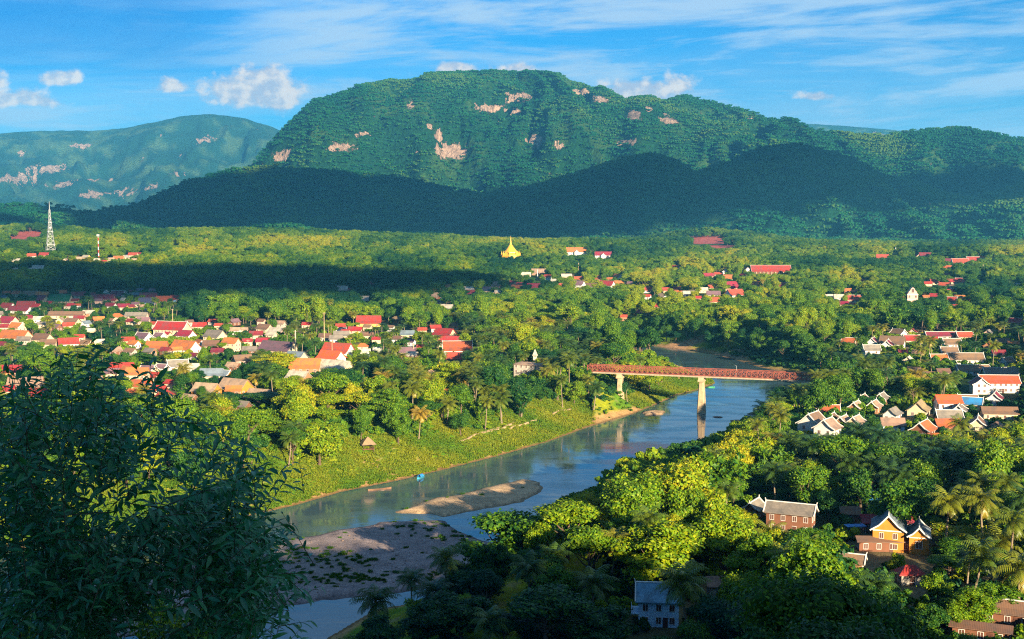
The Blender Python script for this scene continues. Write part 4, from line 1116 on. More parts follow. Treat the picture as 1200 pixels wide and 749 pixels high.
def pole(px, ptop, pbot, y, rad, name, label, mats, cat='pole', arm=True, protect=True):
    x = (px - 600) / F * y
    g = hz(x, y)
    H = at_y(px, ptop, y)[2] - g
    t = thing(name, (x, y, g), 0, label, cat)
    n = len(mats)
    for k, m in enumerate(mats):
        link('section' if n > 1 else 'shaft', MB().tube([(0, 0, H * k / n - (1 if k == 0 else 0)), (0, 0, H * (k + 1) / n)], [rad * (1 - .4 * k / n), rad * (1 - .4 * (k + 1) / n)], 8).mesh('shaft', M[m]), t)
    if arm:
        link('crossarm', MB().box(-1.1, 1.1, -.09, .09, H - .9, H - .7).mesh('crossarm', M['w_wood']), t)
        ins = MB().lathe([(.05, 0), (.09, .05), (.05, .12), (.09, .17), (.03, .25)], 6).mesh('insulator', M['trim'])
        for xx in (-.95, -.4, .4, .95):
            link('insulator', ins, t, (xx, 0, H - .7))
    if protect:
        PROTECT.append((px, 1.5, ptop, pbot, y))
    return t, H
t, H = pole(116, 275, 299, 2150, 1.1, 'banded_mast', 'slim mast in red and white bands above the far village', ['signalred', 'trim', 'signalred', 'trim', 'signalred', 'trim', 'signalred', 'steel'], 'mast', arm=False)
link('antenna', MB().box(-2, 2, -2, 2, H - 3, H + .5).mesh('antenna', M['steel']), t)
pole(379, 366, 398, 840, .35, 'utility_pole', 'tall pale concrete pole standing alone left of the red tiled villa', ['concrete'])
pole(388, 399, 412, 740, .25, 'utility_pole', 'short pale pole in front of the wide red roof', ['concrete'])
pole(345, 387, 412, 760, .55, 'water_post', 'thick pale post with a bracket before the purple brown roof', ['w_cream'])
pole(201, 362, 378, 920, .3, 'utility_pole', 'grey pole rising left of the crimson temple hall', ['concrete'])
pole(289, 398, 410, 780, .3, 'utility_pole', 'pale pole beside the orange two storey house', ['concrete'])
pole(484, 402, 412, 760, .35, 'utility_pole', 'stubby pale pole behind the pale gabled house', ['concrete'])
pole(678, 308, 324, 1800, .5, 'utility_pole', 'thin pole above the orange roofs right of the stupa', ['concrete'])
pole(630, 316, 330, 1700, .7, 'utility_pole', 'white pole beside the row of crimson roofs', ['trim'])
pole(1152, 310, 324, 1750, .5, 'utility_pole', 'thin pole in the trees below the red temple roofs', ['concrete'])
pole(1049, 290, 300, 2400, 1.1, 'telecom_mast', 'small white mast poking from the dark forest at right', ['trim'], 'mast', arm=False)
pole(206, 282, 288, 2650, 1.0, 'telecom_mast', 'tiny mast on the sunny hill right of the banded mast', ['w_pink'], 'mast', arm=False)
pole(1087, 656, 690, 312, .14, 'utility_pole', 'dark wooden pole beside the red hipped roof', ['bark'])
# ------------------------------------------------------------------ bridge
A_ = np.array([41.4, 645.0]); B_ = np.array([146.0, 610.0])
ex = (B_ - A_); LB = float(np.linalg.norm(ex)); ang = math.atan2(ex[1], ex[0])
DZ = 18.7
br = thing('bridge', (A_[0], A_[1], DZ), ang, 'red lattice sided bridge on pale concrete piers crossing the river', 'bridge')
WB = 5.0
link('deck', MB().box(-2, LB + 6, .0, WB, .55, .85).mesh('deck', M['deckwood']), br)
gd = MB()
for yy in (-.1, WB - .5):
    gd.box(-2, LB + 6, yy, yy + .6, -.15, .55)
for k in range(40):
    gd.box(k * LB / 39 - .15, k * LB / 39 + .15, .5, WB - .5, .05, .52)
link('girder', gd.mesh('girder', M['beam']), br)
for yy in (-.25, WB - .05):
    t = MB()
    n = 44
    hgt = 3.1
    for z, hh in ((.75, .32), (.75 + hgt, .34), (.75 + hgt * .5, .14)):
        t.box(-2, LB + 6, yy, yy + .3, z, z + hh)
    for k in range(n + 1):
        x0 = -1.8 + (LB + 7.4) * k / n
        t.box(x0 - .16, x0 + .16, yy + .03, yy + .27, 1.0, .75 + hgt)
        if k < n:
            x1 = -1.8 + (LB + 7.4) * (k + 1) / n
            t.bar((x0, yy + .15, 1.0), (x1, yy + .15, .75 + hgt), .26, .2)
            t.bar((x1, yy + .13, 1.0), (x0, yy + .13, .75 + hgt), .26, .2)
    link('lattice_side', t.mesh('lattice_side', M['rust']), br)
def pier(px, bottom):
    d = ray(px, 442)
    # where the sight line crosses the bridge axis in plan
    k = d[0] / d[1]
    tt = (k * A_[1] - A_[0]) / (ex[0] - k * ex[1])
    s = tt * LB
    p = MB()
    prof = [(bottom, 2.0, 3.5), (4 - DZ, 1.75, 3.1), (-3.2, 1.2, 2.5), (-2.4, 1.2, 2.5)]
    vs, fs = [], []
    for (z, a, b) in prof:
        c = .4
        vs += [(s - a + c, WB / 2 - b, z), (s + a - c, WB / 2 - b, z), (s + a, WB / 2 - b + c, z), (s + a, WB / 2 + b - c, z), (s + a - c, WB / 2 + b, z), (s - a + c, WB / 2 + b, z), (s - a, WB / 2 + b - c, z), (s - a, WB / 2 - b + c, z)]
    for i in range(3):
        for k in range(8):
            fs.append((i * 8 + k, i * 8 + (k + 1) % 8, (i + 1) * 8 + (k + 1) % 8, (i + 1) * 8 + k))
    p.add(vs, fs)
    o = link('pier', p.mesh('pier', M['concrete']), br)
    link('pier_cap', MB().box(s - 1.6, s + 1.6, WB / 2 - 3.0, WB / 2 + 3.0, -2.4, -1.35).box(s - 1.3, s + 1.3, WB / 2 - 3, WB / 2 + 3, -1.35, -.15).mesh('pier_cap', M['concrete']), o)
pier(725.5, -DZ - 1); pier(821.5, -DZ - 3); pier(935, -DZ - 1)
link('lamp_post', MB().tube([(0, 0, .8), (0, 0, 6.5), (-.9, 0, 6.9)], [.09, .07, .05], 6).mesh('lamp_post', M['steel']), br, (76, .25, 0))
PROTECT.append((820, 126, 428, 449, 625)); PROTECT.append((716, 22, 430, 446, 665)); PROTECT.append((725, 6, 440, 466, 640)); PROTECT.append((822, 8, 440, 528, 640))
# bamboo footway arm sticking out by the middle pier
o = link('bamboo_raft', MB().tube([(0, 0, .15), (5.5, 1.0, .25)], [.22, .2], 6).tube([(0, .5, .15), (5.5, 1.5, .25)], [.22, .2], 6).tube([(0, 1.0, .15), (5.4, 1.9, .25)], [.2, .2], 6).bar((.6, -.2, .4), (.7, 1.5, .4), .15).bar((4.8, .7, .5), (4.7, 2.3, .5), .15).mesh('bamboo_raft', M['greennet']), None, (*at_z(827, 454.5), 0.0))
tag(o, 'small green bamboo raft floating beside the middle bridge pier', 'raft')

# ------------------------------------------------------------------ boats, hut, rocks, tarp
def boat(px, py, L, rot, hull, cover, label):
    x, y = at_z(px, py)
    t = thing('boat', (x, y, 0), rot, label, 'boat', )
    vs, fs = [], []
    n = 9
    for i in range(n):
        f = i / (n - 1) * 2 - 1
        w_ = .75 * (1 - abs(f) ** 2.6) + .04
        sh = .35 + .35 * abs(f) ** 3
        X_ = f * L / 2
        vs += [(X_, -w_, sh), (X_, -w_ * .6, -.1), (X_, w_ * .6, -.1), (X_, w_, sh), (X_, w_ * .85, sh), (X_, 0, .08), (X_, -w_ * .85, sh)]
    for i in range(n - 1):
        for k in range(7):
            fs.append((i * 7 + k, i * 7 + (k + 1) % 7, (i + 1) * 7 + (k + 1) % 7, (i + 1) * 7 + k))
    link('hull', MB().add(vs, fs).mesh('hull', M[hull]), t)
    if cover:
        c = MB()
        k_ = 7
        pv = [(-L * .22 + j * L * .4, .72 * math.cos(a), .55 + .95 * math.sin(a)) for j in (0, 1) for a in np.linspace(0, math.pi, k_)]
        c.add(pv, [(i, i + 1, k_ + i + 1, k_ + i) for i in range(k_ - 1)])
        link('awning', c.mesh('awning', M[cover]), t)
    for xx in (-L * .3, 0.0, L * .3):
        link('thwart', MB().box(xx - .12, xx + .12, -.5, .5, .24, .29).mesh('thwart', M['hullwood']), t)
boat(493, 560.0, 6, 1.15, 'hullblue', 'tarp', 'small blue covered boat moored under the grassy far bank')
boat(445, 574, 9, .42, 'hullwood', None, 'long brown canoe crossing the water above the gravel bar')
boat(907, 476, 7, .2, 'hullwood', None, 'dark boat lying by the shaded bank under the bridge end')
# white ripples where the current breaks
WK = []
x, y, g = locate(431, 512, 5.2)
ht = thing('thatched_hut', (x, y, g), .3, 'small thatched hut on posts at the edge of the grassy bank', 'hut')
link('roof', MB().lathe([(4.2, 2.4), (2.6, 3.7), (.15, 5.3)], 4).mesh('roof', M['r_thatch']), ht)
pm = MB().tube([(0, 0, -1), (0, 0, 2.6)], [.13, .13], 6).mesh('post', M['bark'])
for sx in (-2, 2):
    for sy in (-2, 2):
        link('post', pm, ht, (sx, sy, 0))
link('platform', MB().box(-2.3, 2.3, -2.3, 2.3, .5, .7).mesh('platform', M['w_wood']), ht)
PROTECT.append((431, 9, 511, 524, y))
def rock(px, py, sx, sy, sz, label, seed):
    x, y = at_z(px, py)
    n, m2 = 18, 9
    vs = []
    for i in range(m2 + 1):
        for j in range(n):
            t, p = math.pi * i / m2, 2 * math.pi * j / n
            d = Vector((math.sin(t) * math.cos(p), math.sin(t) * math.sin(p), math.cos(t)))
            q = 1 + .55 * float(fbm(np.array([d.x * 1.7 + seed]), np.array([d.y * 1.7 + d.z]), seed, 4)[0])
            vs.append((d.x * sx * q, d.y * sy * q, d.z * sz * q))
    fs = [(i * n + j, i * n + (j + 1) % n, (i + 1) * n + (j + 1) % n, (i + 1) * n + j) for i in range(m2) for j in range(n)]
    o = link('river_rock', MB().add(vs, fs).mesh('river_rock', M['rock']), None, (x, y, 0), seed)
    tag(o, label, 'rock')
rock(841, 489, 2.6, 1.4, .5, 'low dark rock in the water right of the middle pier', 3)
rock(882, 484.5, 5, 1.6, .6, 'long flat dark rock off the right bank beyond the small rock', 4)
rock(870, 494, 6, 2.2, .8, 'broad brown rock reaching out from the right bank below the bridge', 6)
rock(765, 485.5, 4.5, 1.6, .9, 'pale sandy rock alone in midstream left of the middle pier', 8)
rock(447, 574.5, 1.2, .5, .35, 'small pale stone with ripples in the narrow channel', 9)
# terraced stone walls on the far bank
for i, (x0, y0, x1, y1) in enumerate(((540, 519, 585, 503), (598, 503, 628, 494), (560, 511, 602, 497), (648, 487, 668, 481))):
    def gp(px, py):
        d = ray(px, py)
        for t in np.arange(300, 900, 1.0):
            q = d * t
            if q[2] + CAMZ < hz(q[0], q[1]):
                return q[0], q[1], hz(q[0], q[1])
    a, b = gp(x0, y0), gp(x1, y1)
    wl = MB()
    n = 6
    for k in range(n):
        f0, f1 = k / n, (k + 1) / n
        pa = [a[j] + (b[j] - a[j]) * f0 for j in range(3)]; pb = [a[j] + (b[j] - a[j]) * f1 for j in range(3)]
        za = hz(pa[0], pa[1]); zb = hz(pb[0], pb[1])
        wl.bar((pa[0], pa[1], za + .1), (pb[0], pb[1], zb + .1), .7, 1.5)
    o = link('terrace_wall', wl.mesh('terrace_wall', M['terrace']))
    tag(o, ['lowest long pale terrace wall on the grassy far bank', 'short pale terrace wall nearest the weathered villa', 'upper long pale terrace wall on the grassy far bank', 'small terrace wall highest up the bank towards the bridge'][i], 'wall', 'terrace walls on the far bank')
    mid = [(p + q) / 2 for p, q in zip((x0, y0), (x1, y1))]
    PROTECT.append((mid[0], abs(x1 - x0) / 2, min(y0, y1) - 2, max(y0, y1), a[1]))
x, y, g = locate(1020, 577, 6)
tp = thing('blue_tarp', (x, y, g), .3, 'blue tarpaulin lean-to roof in the dark trees above the orange house', 'tarpaulin')
link('sheet', MB().add([(-2.4, -2, 4.4), (2.2, -2.2, 4.0), (2.6, 2.2, 6.0), (-2.0, 2.0, 6.4), (-2.4, -2, 4.34), (2.2, -2.2, 3.94), (2.6, 2.2, 5.94), (-2.0, 2.0, 6.34)], [(0, 1, 2, 3), (7, 6, 5, 4), (0, 4, 5, 1), (1, 5, 6, 2), (2, 6, 7, 3), (3, 7, 4, 0)]).mesh('sheet', M['tarp']), tp)
for q in ((-2.3, -1.9, 4.4), (2.1, -2.1, 4.0), (2.5, 2.1, 5.95), (-1.9, 1.9, 6.3)):
    link('post', MB().tube([(q[0], q[1], -.5), q], [.07, .06], 6).mesh('post', M['bark']), tp)
PROTECT.append((1020, 6, 577, 588, y))
x, y, g = locate(1002, 611, 4)
aw = thing('awning', (x, y, g), .1, 'striped pale blue awning at the left end of the crimson shed', 'awning')
aw_m = MB()
for k in range(6):
    aw_m.box(-2.6 + k * .9, -1.75 + k * .9, -1.5, 1.5, 2.8 + .05 * (k % 2), 2.9 + .05 * (k % 2))
link('canopy', aw_m.mesh('canopy', M['tarp']), aw)
for sx in (-2.4, 2.4):
    for sy in (-1.3, 1.3):
        link('post', MB().tube([(sx, sy, -.5), (sx, sy, 2.8)], [.06, .06], 6).mesh('post', M['steel']), aw)
PROTECT.append((1002, 10, 609, 617, y))
# ------------------------------------------------------------------ plants: meshes
def icosphere(sub=1):
    t = (1 + 5 ** .5) / 2
    v = [(-1, t, 0), (1, t, 0), (-1, -t, 0), (1, -t, 0), (0, -1, t), (0, 1, t), (0, -1, -t), (0, 1, -t), (t, 0, -1), (t, 0, 1), (-t, 0, -1), (-t, 0, 1)]
    f = [(0, 11, 5), (0, 5, 1), (0, 1, 7), (0, 7, 10), (0, 10, 11), (1, 5, 9), (5, 11, 4), (11, 10, 2), (10, 7, 6), (7, 1, 8), (3, 9, 4), (3, 4, 2), (3, 2, 6), (3, 6, 8), (3, 8, 9), (4, 9, 5), (2, 4, 11), (6, 2, 10), (8, 6, 7), (9, 8, 1)]
    v = [np.array(p) / np.linalg.norm(p) for p in v]
    for _ in range(sub):
        c, nf = {}, []
        def mid(a, b):
            k = (min(a, b), max(a, b))
            if k not in c:
                p = v[a] + v[b]
                v.append(p / np.linalg.norm(p)); c[k] = len(v) - 1
            return c[k]
        for a, b, d in f:
            x, y, z = mid(a, b), mid(b, d), mid(d, a)
            nf += [(a, x, z), (b, y, x), (d, z, y), (x, y, z)]
        f = nf
    return np.array(v), np.array(f)
ICO1, ICO2 = icosphere(1), icosphere(2)

def cards(P, N, size, r, aspect=1.0, droop=0.0):
    """leaf clumps: bent six-sided blades at P facing N, size per blade"""
    n = len(P)
    N = N / (np.linalg.norm(N, axis=1, keepdims=True) + 1e-9)
    a = r.normal(size=(n, 3))
    T = np.cross(N, a); T /= np.linalg.norm(T, axis=1, keepdims=True) + 1e-9
    B = np.cross(N, T)
    s = size[:, None]
    L_, W_ = s * .62 * aspect, s * .40
    p0 = P - T * L_
    p1 = P - T * L_ * .2 + B * W_ - N * s * .06
    p2 = P + T * L_ - N * s * (.14 + droop)
    p3 = P - T * L_ * .2 - B * W_ - N * s * .06
    V = np.stack([p0, p1, p2, p3], 1).reshape(-1, 3)
    i = np.arange(n)[:, None] * 4
    Fc = np.concatenate([i + np.array([[0, 1, 2]]), i + np.array([[0, 2, 3]])])
    return V, Fc, np.repeat(r.random(n), 4)

def crown(name, seed, lobes, nleaf, leaf, material, height, radius, base, aspect=1.0, flat=.8, core=.72, upright=0.25, shape='round'):
    r = np.random.default_rng(seed)
    cs, rs = [], []
    sk = r.uniform(-.25, .25, 2) * radius
    for k in range(lobes):
        for _ in range(60):
            u = r.uniform(-1, 1, 3)
            if u @ u < 1:
                break
        h = (u[2] + 1) / 2
        rad = radius * ((1 - .55 * h) if shape == 'cone' else (1.0 if shape == 'round' else .55 + .45 * h))
        c = np.array([u[0] * rad * .84, u[1] * rad * .84, base + (height - base) * (.12 + .74 * h)])
        c[:2] += sk * (h - .3)
        if shape == 'tall':
            c[:2] *= .62
        if shape == 'umbrella':
            c[2] = base + (height - base) * (.45 + .4 * r.random()) - .03 * (c[0] ** 2 + c[1] ** 2) / radius * 2
        cs.append(c); rs.append(radius * r.uniform(.14, .44) * (1.0 if shape != 'cone' else .8))
    cs, rs = np.array(cs), np.array(rs)
    Vs, Fs, As, off = [], [], [], 0
    iv, fi = ICO1
    for c, q in zip(cs, rs):
        d = 1 + .30 * r.normal(size=(len(iv), 1)) * .6
        v = c + iv * q * core * d * np.array([1, 1, flat])
        Vs.append(v); Fs.append(fi + off); As.append(np.full(len(v), .35) + .3 * r.random()); off += len(v)
    w_ = rs ** 2
    ch = r.choice(lobes, nleaf, p=w_ / w_.sum())
    d = r.normal(size=(nleaf, 3)); d[:, 2] = np.where(r.random(nleaf) < .72, np.abs(d[:, 2]), d[:, 2])
    d /= np.linalg.norm(d, axis=1, keepdims=True)
    q = rs[ch][:, None] * (r.uniform(.66, 1.12, (nleaf, 1)) + np.where(r.random((nleaf, 1)) < .16, r.uniform(.0, .45, (nleaf, 1)), 0))
    P = cs[ch] + d * q * np.array([1, 1, flat])
    # drop blades buried inside another lobe
    keep = np.ones(nleaf, bool)
    for c, q_ in zip(cs, rs):
        keep &= np.linalg.norm((P - c) / np.array([1, 1, flat]), axis=1) > q_ * .60
    P, d = P[keep], d[keep]
    n = d + r.normal(size=d.shape) * .55 + np.array([0, 0, upright])
    cv, cf, ca = cards(P, n, leaf * r.uniform(.6, 1.35, len(P)), r, aspect)
    Vs.append(cv); Fs.append(cf + off); As.append(ca)
    me = mesh_np(name, np.concatenate(Vs), np.concatenate(Fs), [material], attrs={'leaf': np.concatenate(As)})
    return me
def trunk(name, seed, height, rad, material, limbs=5, spread=3.0):
    r = random.Random(seed)
    b = MB()
    lean = (r.uniform(-.6, .6), r.uniform(-.6, .6))
    pts = [(lean[0] * f * f, lean[1] * f * f, height * f) for f in (-.12, 0, .15, .4, .7, 1.0)]
    b.tube(pts, [rad * q for q in (1.5, 1.3, 1.0, .8, .6, .35)], 8)
    for k in range(limbs):
        t = 2 * math.pi * (k + r.random() * .6) / limbs
        h0 = height * r.uniform(.5, .8)
        e = (math.cos(t) * spread * r.uniform(.5, 1), math.sin(t) * spread * r.uniform(.5, 1), h0 + height * r.uniform(.3, .55))
        m = (e[0] * .45, e[1] * .45, h0 + (e[2] - h0) * .35)
        b.tube([(lean[0] * .3, lean[1] * .3, h0), m, e], [rad * .5, rad * .36, rad * .14], 6)
    return b.mesh(name, material)

# every broad tree is modelled 12 m tall with a crown about 10 m wide
BROAD = []
for k, (shape, lobes, nl, lf, flat, up) in enumerate([('round', 20, 6500, .44, .85, .25), ('round', 30, 7500, .38, .80, .3), ('umbrella', 24, 6500, .40, .55, .6), ('cone', 26, 6500, .40, 1.0, .15), ('vase', 30, 7500, .36, .95, .2), ('round', 40, 8000, .40, .7, .35), ('vase', 14, 3600, .38, .8, .2), ('tall', 34, 8000, .36, 1.0, .2)]):
    BROAD.append((crown('crown', 100 + k, lobes, nl, lf, M['leaf'], 12.0, 5.4, {'umbrella': 6, 'vase': 4.2, 'tall': 3.4}.get(shape, 2.4), 1.0 + .25 * (k == 1), flat, .62, up, shape),
                  trunk('trunk', 200 + k, 7.5, .34, M['bark'], 6, 3.0)))
# bamboo: a fountain of leaning plumes
def bamboo(seed):
    r = np.random.default_rng(seed)
    P, N = [], []
    for k in range(46):
        t = r.uniform(0, 2 * math.pi); R_ = r.uniform(2.0, 5.2); H_ = r.uniform(8, 13)
        f = np.sort(r.uniform(.25, 1.0, 95))[:, None]
        c = np.c_[np.cos(t) * R_ * f ** 2.2, np.sin(t) * R_ * f ** 2.2, H_ * (1.25 * f - .42 * f ** 2.6)]
        c = c + r.normal(size=c.shape) * np.array([.42, .42, .34])
        P.append(c); N.append(r.normal(size=c.shape) * .7 + np.array([np.cos(t) * .3, np.sin(t) * .3, .6]))
    V, Fc, A = cards(np.concatenate(P), np.concatenate(N), r.uniform(.4, .8, 46 * 95), r, 1.5, .2)
    return mesh_np('crown', V, Fc, [M['leaf']], attrs={'leaf': A})
def canes(seed):
    r = random.Random(seed); b = MB()
    for k in range(16):
        t = r.uniform(0, 6.28); R_ = r.uniform(1.6, 4.4); H_ = r.uniform(7, 11)
        b.tube([(math.cos(t) * (.4 + R_ * f ** 2.2), math.sin(t) * (.4 + R_ * f ** 2.2), H_ * (1.25 * f - .42 * f ** 2.6) - .3) for f in (0, .3, .6, .9)], [.07, .06, .05, .03], 5)
    return b.mesh('stems', M['palm_bark'])
BAMBOO = [(bamboo(301), canes(311)), (bamboo(302), canes(312))]

def palm(seed, nf, flen, dead=0.1):
    r = random.Random(seed)
    V, Fc, A = [], [], []
    def quad(a, b, c, d, s):
        i = len(V); V.extend([a, b, c, d]); Fc.append((i, i + 1, i + 2, i + 3)); A.extend([s] * 4)
    for k in range(nf):
        t = 2.39996 * k + r.uniform(-.25, .25)
        f = k / nf
        e0 = math.radians(78 - 105 * f + r.uniform(-8, 8))      # young fronds stand up, old ones hang
        L = flen * (.75 + .25 * math.sin(math.pi * min(1, f + .25))) * r.uniform(.9, 1.1)
        shade = (.35 + .3 * r.random()) if f < 1 - dead else 1.0
        n = 15
        pos = Vector((0, 0, 0)); el = e0
        side = Vector((-math.sin(t), math.cos(t), 0))
        prev = None
        for i in range(n + 1):
            q = i / n
            d = Vector((math.cos(t) * math.cos(el), math.sin(t) * math.cos(el), math.sin(el)))
            up = side.cross(d) * -1
            if prev is not None:
                w0 = .10 * (1 - q) + .02
                quad(prev - side * w0, prev + side * w0, pos + side * w0, pos - side * w0, shade)
            if i > 1:
                ll = flen * .26 * (math.sin(math.pi * min(1, q * .92 + .12)) ** .7) + .15
                for s in (-1, 1):
                    o = (side * s * .80 + d * .50 - Vector((0, 0, 1)) * (.42 + .25 * r.random()) + up * .12).normalized()
                    tip = pos + o * ll * r.uniform(.85, 1.1)
                    wd = d * (flen / n * .33)
                    quad(pos - wd * .9, pos + wd * .9, (pos + tip) / 2 + wd * 1.0 + up * .03, (pos + tip) / 2 - wd * 1.0 + up * .03, shade + r.uniform(-.12, .12))
                    quad((pos + tip) / 2 - wd, (pos + tip) / 2 + wd, tip + wd * .2 - Vector((0, 0, .12 * ll)), tip - wd * .2 - Vector((0, 0, .12 * ll)), shade + r.uniform(-.12, .12))
            prev = pos.copy()
            pos = pos + d * (L / n)
            el -= math.radians(78 * (.35 + q) / n * 1.5)
    return mesh_np('crown', np.array([tuple(v) for v in V]), np.array(Fc), [M['frond']], attrs={'leaf': np.clip(np.array(A), 0, 1)})
def palm_trunk(seed, H):
    r = random.Random(seed); b = MB()
    a, c = r.uniform(0, 6.28), r.uniform(.4, 1.8)
    pts = [(math.cos(a) * c * ((1 - f) ** 1.8), math.sin(a) * c * ((1 - f) ** 1.8), H * f) for f in (-.1, 0, .1, .3, .5, .7, .9, 1.0)]
    b.tube(pts, [.42, .36, .25, .2, .18, .17, .17, .2], 8)
    return b.mesh('trunk', M['palm_bark'])
PH = 13.0
def coconuts(seed):
    r = random.Random(seed); b = MB()
    for k in range(9):
        t = k * 2.4; q = .42 + .15 * r.random()
        b.lathe([(.02, -.62 - .1 * (k % 3)), (.17, -.5 - .1 * (k % 3)), (.2, -.36 - .1 * (k % 3)), (.12, -.22 - .1 * (k % 3)), (.02, -.18 - .1 * (k % 3))], 7, 0, q * math.cos(t), q * math.sin(t))
    return b.mesh('coconuts', M['r_brown'])
PALMS = [(palm(401 + k, nf, fl, dd), palm_trunk(411 + k, PH), coconuts(421 + k)) for k, (nf, fl, dd) in enumerate([(24, 4.6, .08), (20, 4.2, .15), (28, 5.0, .1), (22, 4.4, .0)])]

def banana(seed):
    r = random.Random(seed); V, Fc, A = [], [], []
    for k in range(9):
        t = 2.4 * k + r.uniform(-.3, .3); el = math.radians(r.uniform(40, 82)); L = r.uniform(2.2, 3.2)
        side = Vector((-math.sin(t), math.cos(t), 0)); pos = Vector((0, 0, 2.2)); rows = []
        s = r.random()
        for i in range(8):
            q = i / 7
            wd = .42 * math.sin(math.pi * (q * .9 + .08)) ** .6
            rows.append((pos - side * wd - Vector((0, 0, .12 * wd)), pos.copy(), pos + side * wd - Vector((0, 0, .12 * wd))))
            pos = pos + Vector((math.cos(t) * math.cos(el), math.sin(t) * math.cos(el), math.sin(el))) * L / 7
            el -= math.radians(14)
        b = len(V)
        for row in rows:
            V.extend(row); A.extend([s] * 3)
        for i in range(7):
            Fc += [(b + i * 3, b + i * 3 + 1, b + i * 3 + 4, b + i * 3 + 3), (b + i * 3 + 1, b + i * 3 + 2, b + i * 3 + 5, b + i * 3 + 4)]
    return mesh_np('leaves', np.array([tuple(v) for v in V]), np.array(Fc), [M['leaf']], attrs={'leaf': np.array(A)})
BANANA = [(banana(501), MB().tube([(0, 0, -.5), (0, 0, 2.3)], [.17, .12], 7).mesh('stem', M['palm_bark'])), (banana(502), None)]
# undergrowth, tufts and low-detail clumps for far slopes
BUSH = [crown('bush', 600 + k, 9, 900, .55, M['leaf'], 2.6, 2.2, .1, 1.0, .8, .7, .3) for k in range(3)]
GRASS = []
for k in range(3):
    r = np.random.default_rng(640 + k)
    n = 150
    P = np.c_[r.normal(size=n) * .8, r.normal(size=n) * .8, r.uniform(.1, .8, n)]
    V, Fc, A = cards(P, r.normal(size=(n, 3)) * np.array([1, 1, .3]) + np.array([0, 0, .3]), r.uniform(.3, .7, n), r, 1.7)
    GRASS.append(mesh_np('tuft', V, Fc, [M['grassblade']], attrs={'leaf': A}))
def clump(seed, n, R_, material):
    """a stand of several low-detail crowns"""
    r = np.random.default_rng(seed)
    Vs, Fs, As, off = [], [], [], 0
    for k in range(n):
        c = np.array([*(r.uniform(-1, 1, 2) * R_), 0.0]); q = r.uniform(2.0, 4.6); hh = r.uniform(5, 12)
        iv, fi = ICO1
        v = iv * np.array([q, q, q * .85]) * (1 + .22 * r.normal(size=(len(iv), 1))) + c + np.array([0, 0, hh])
        a = r.random()
        Vs.append(v); Fs.append(fi + off); As.append(np.full(len(v), a)); off += len(v)
        m_ = 30
        d = r.normal(size=(m_, 3)); d[:, 2] = np.abs(d[:, 2]); d /= np.linalg.norm(d, axis=1, keepdims=True)
        cv, cf, ca = cards(c + np.array([0, 0, hh]) + d * np.array([q, q, q * .85]) * r.uniform(.95, 1.2, (m_, 1)), d + r.normal(size=(m_, 3)) * .5, r.uniform(1.0, 2.4, m_), r)
        Vs.append(cv); Fs.append(cf + off); As.append(np.clip(a + (ca - .5) * .8, 0, 1)); off += len(cv)
    return mesh_np('clump', np.concatenate(Vs), np.concatenate(Fs), [material], attrs={'leaf': np.concatenate(As)})
CLUMP = [clump(700 + k, 13, 12.5, M['hill_leaf']) for k in range(5)]

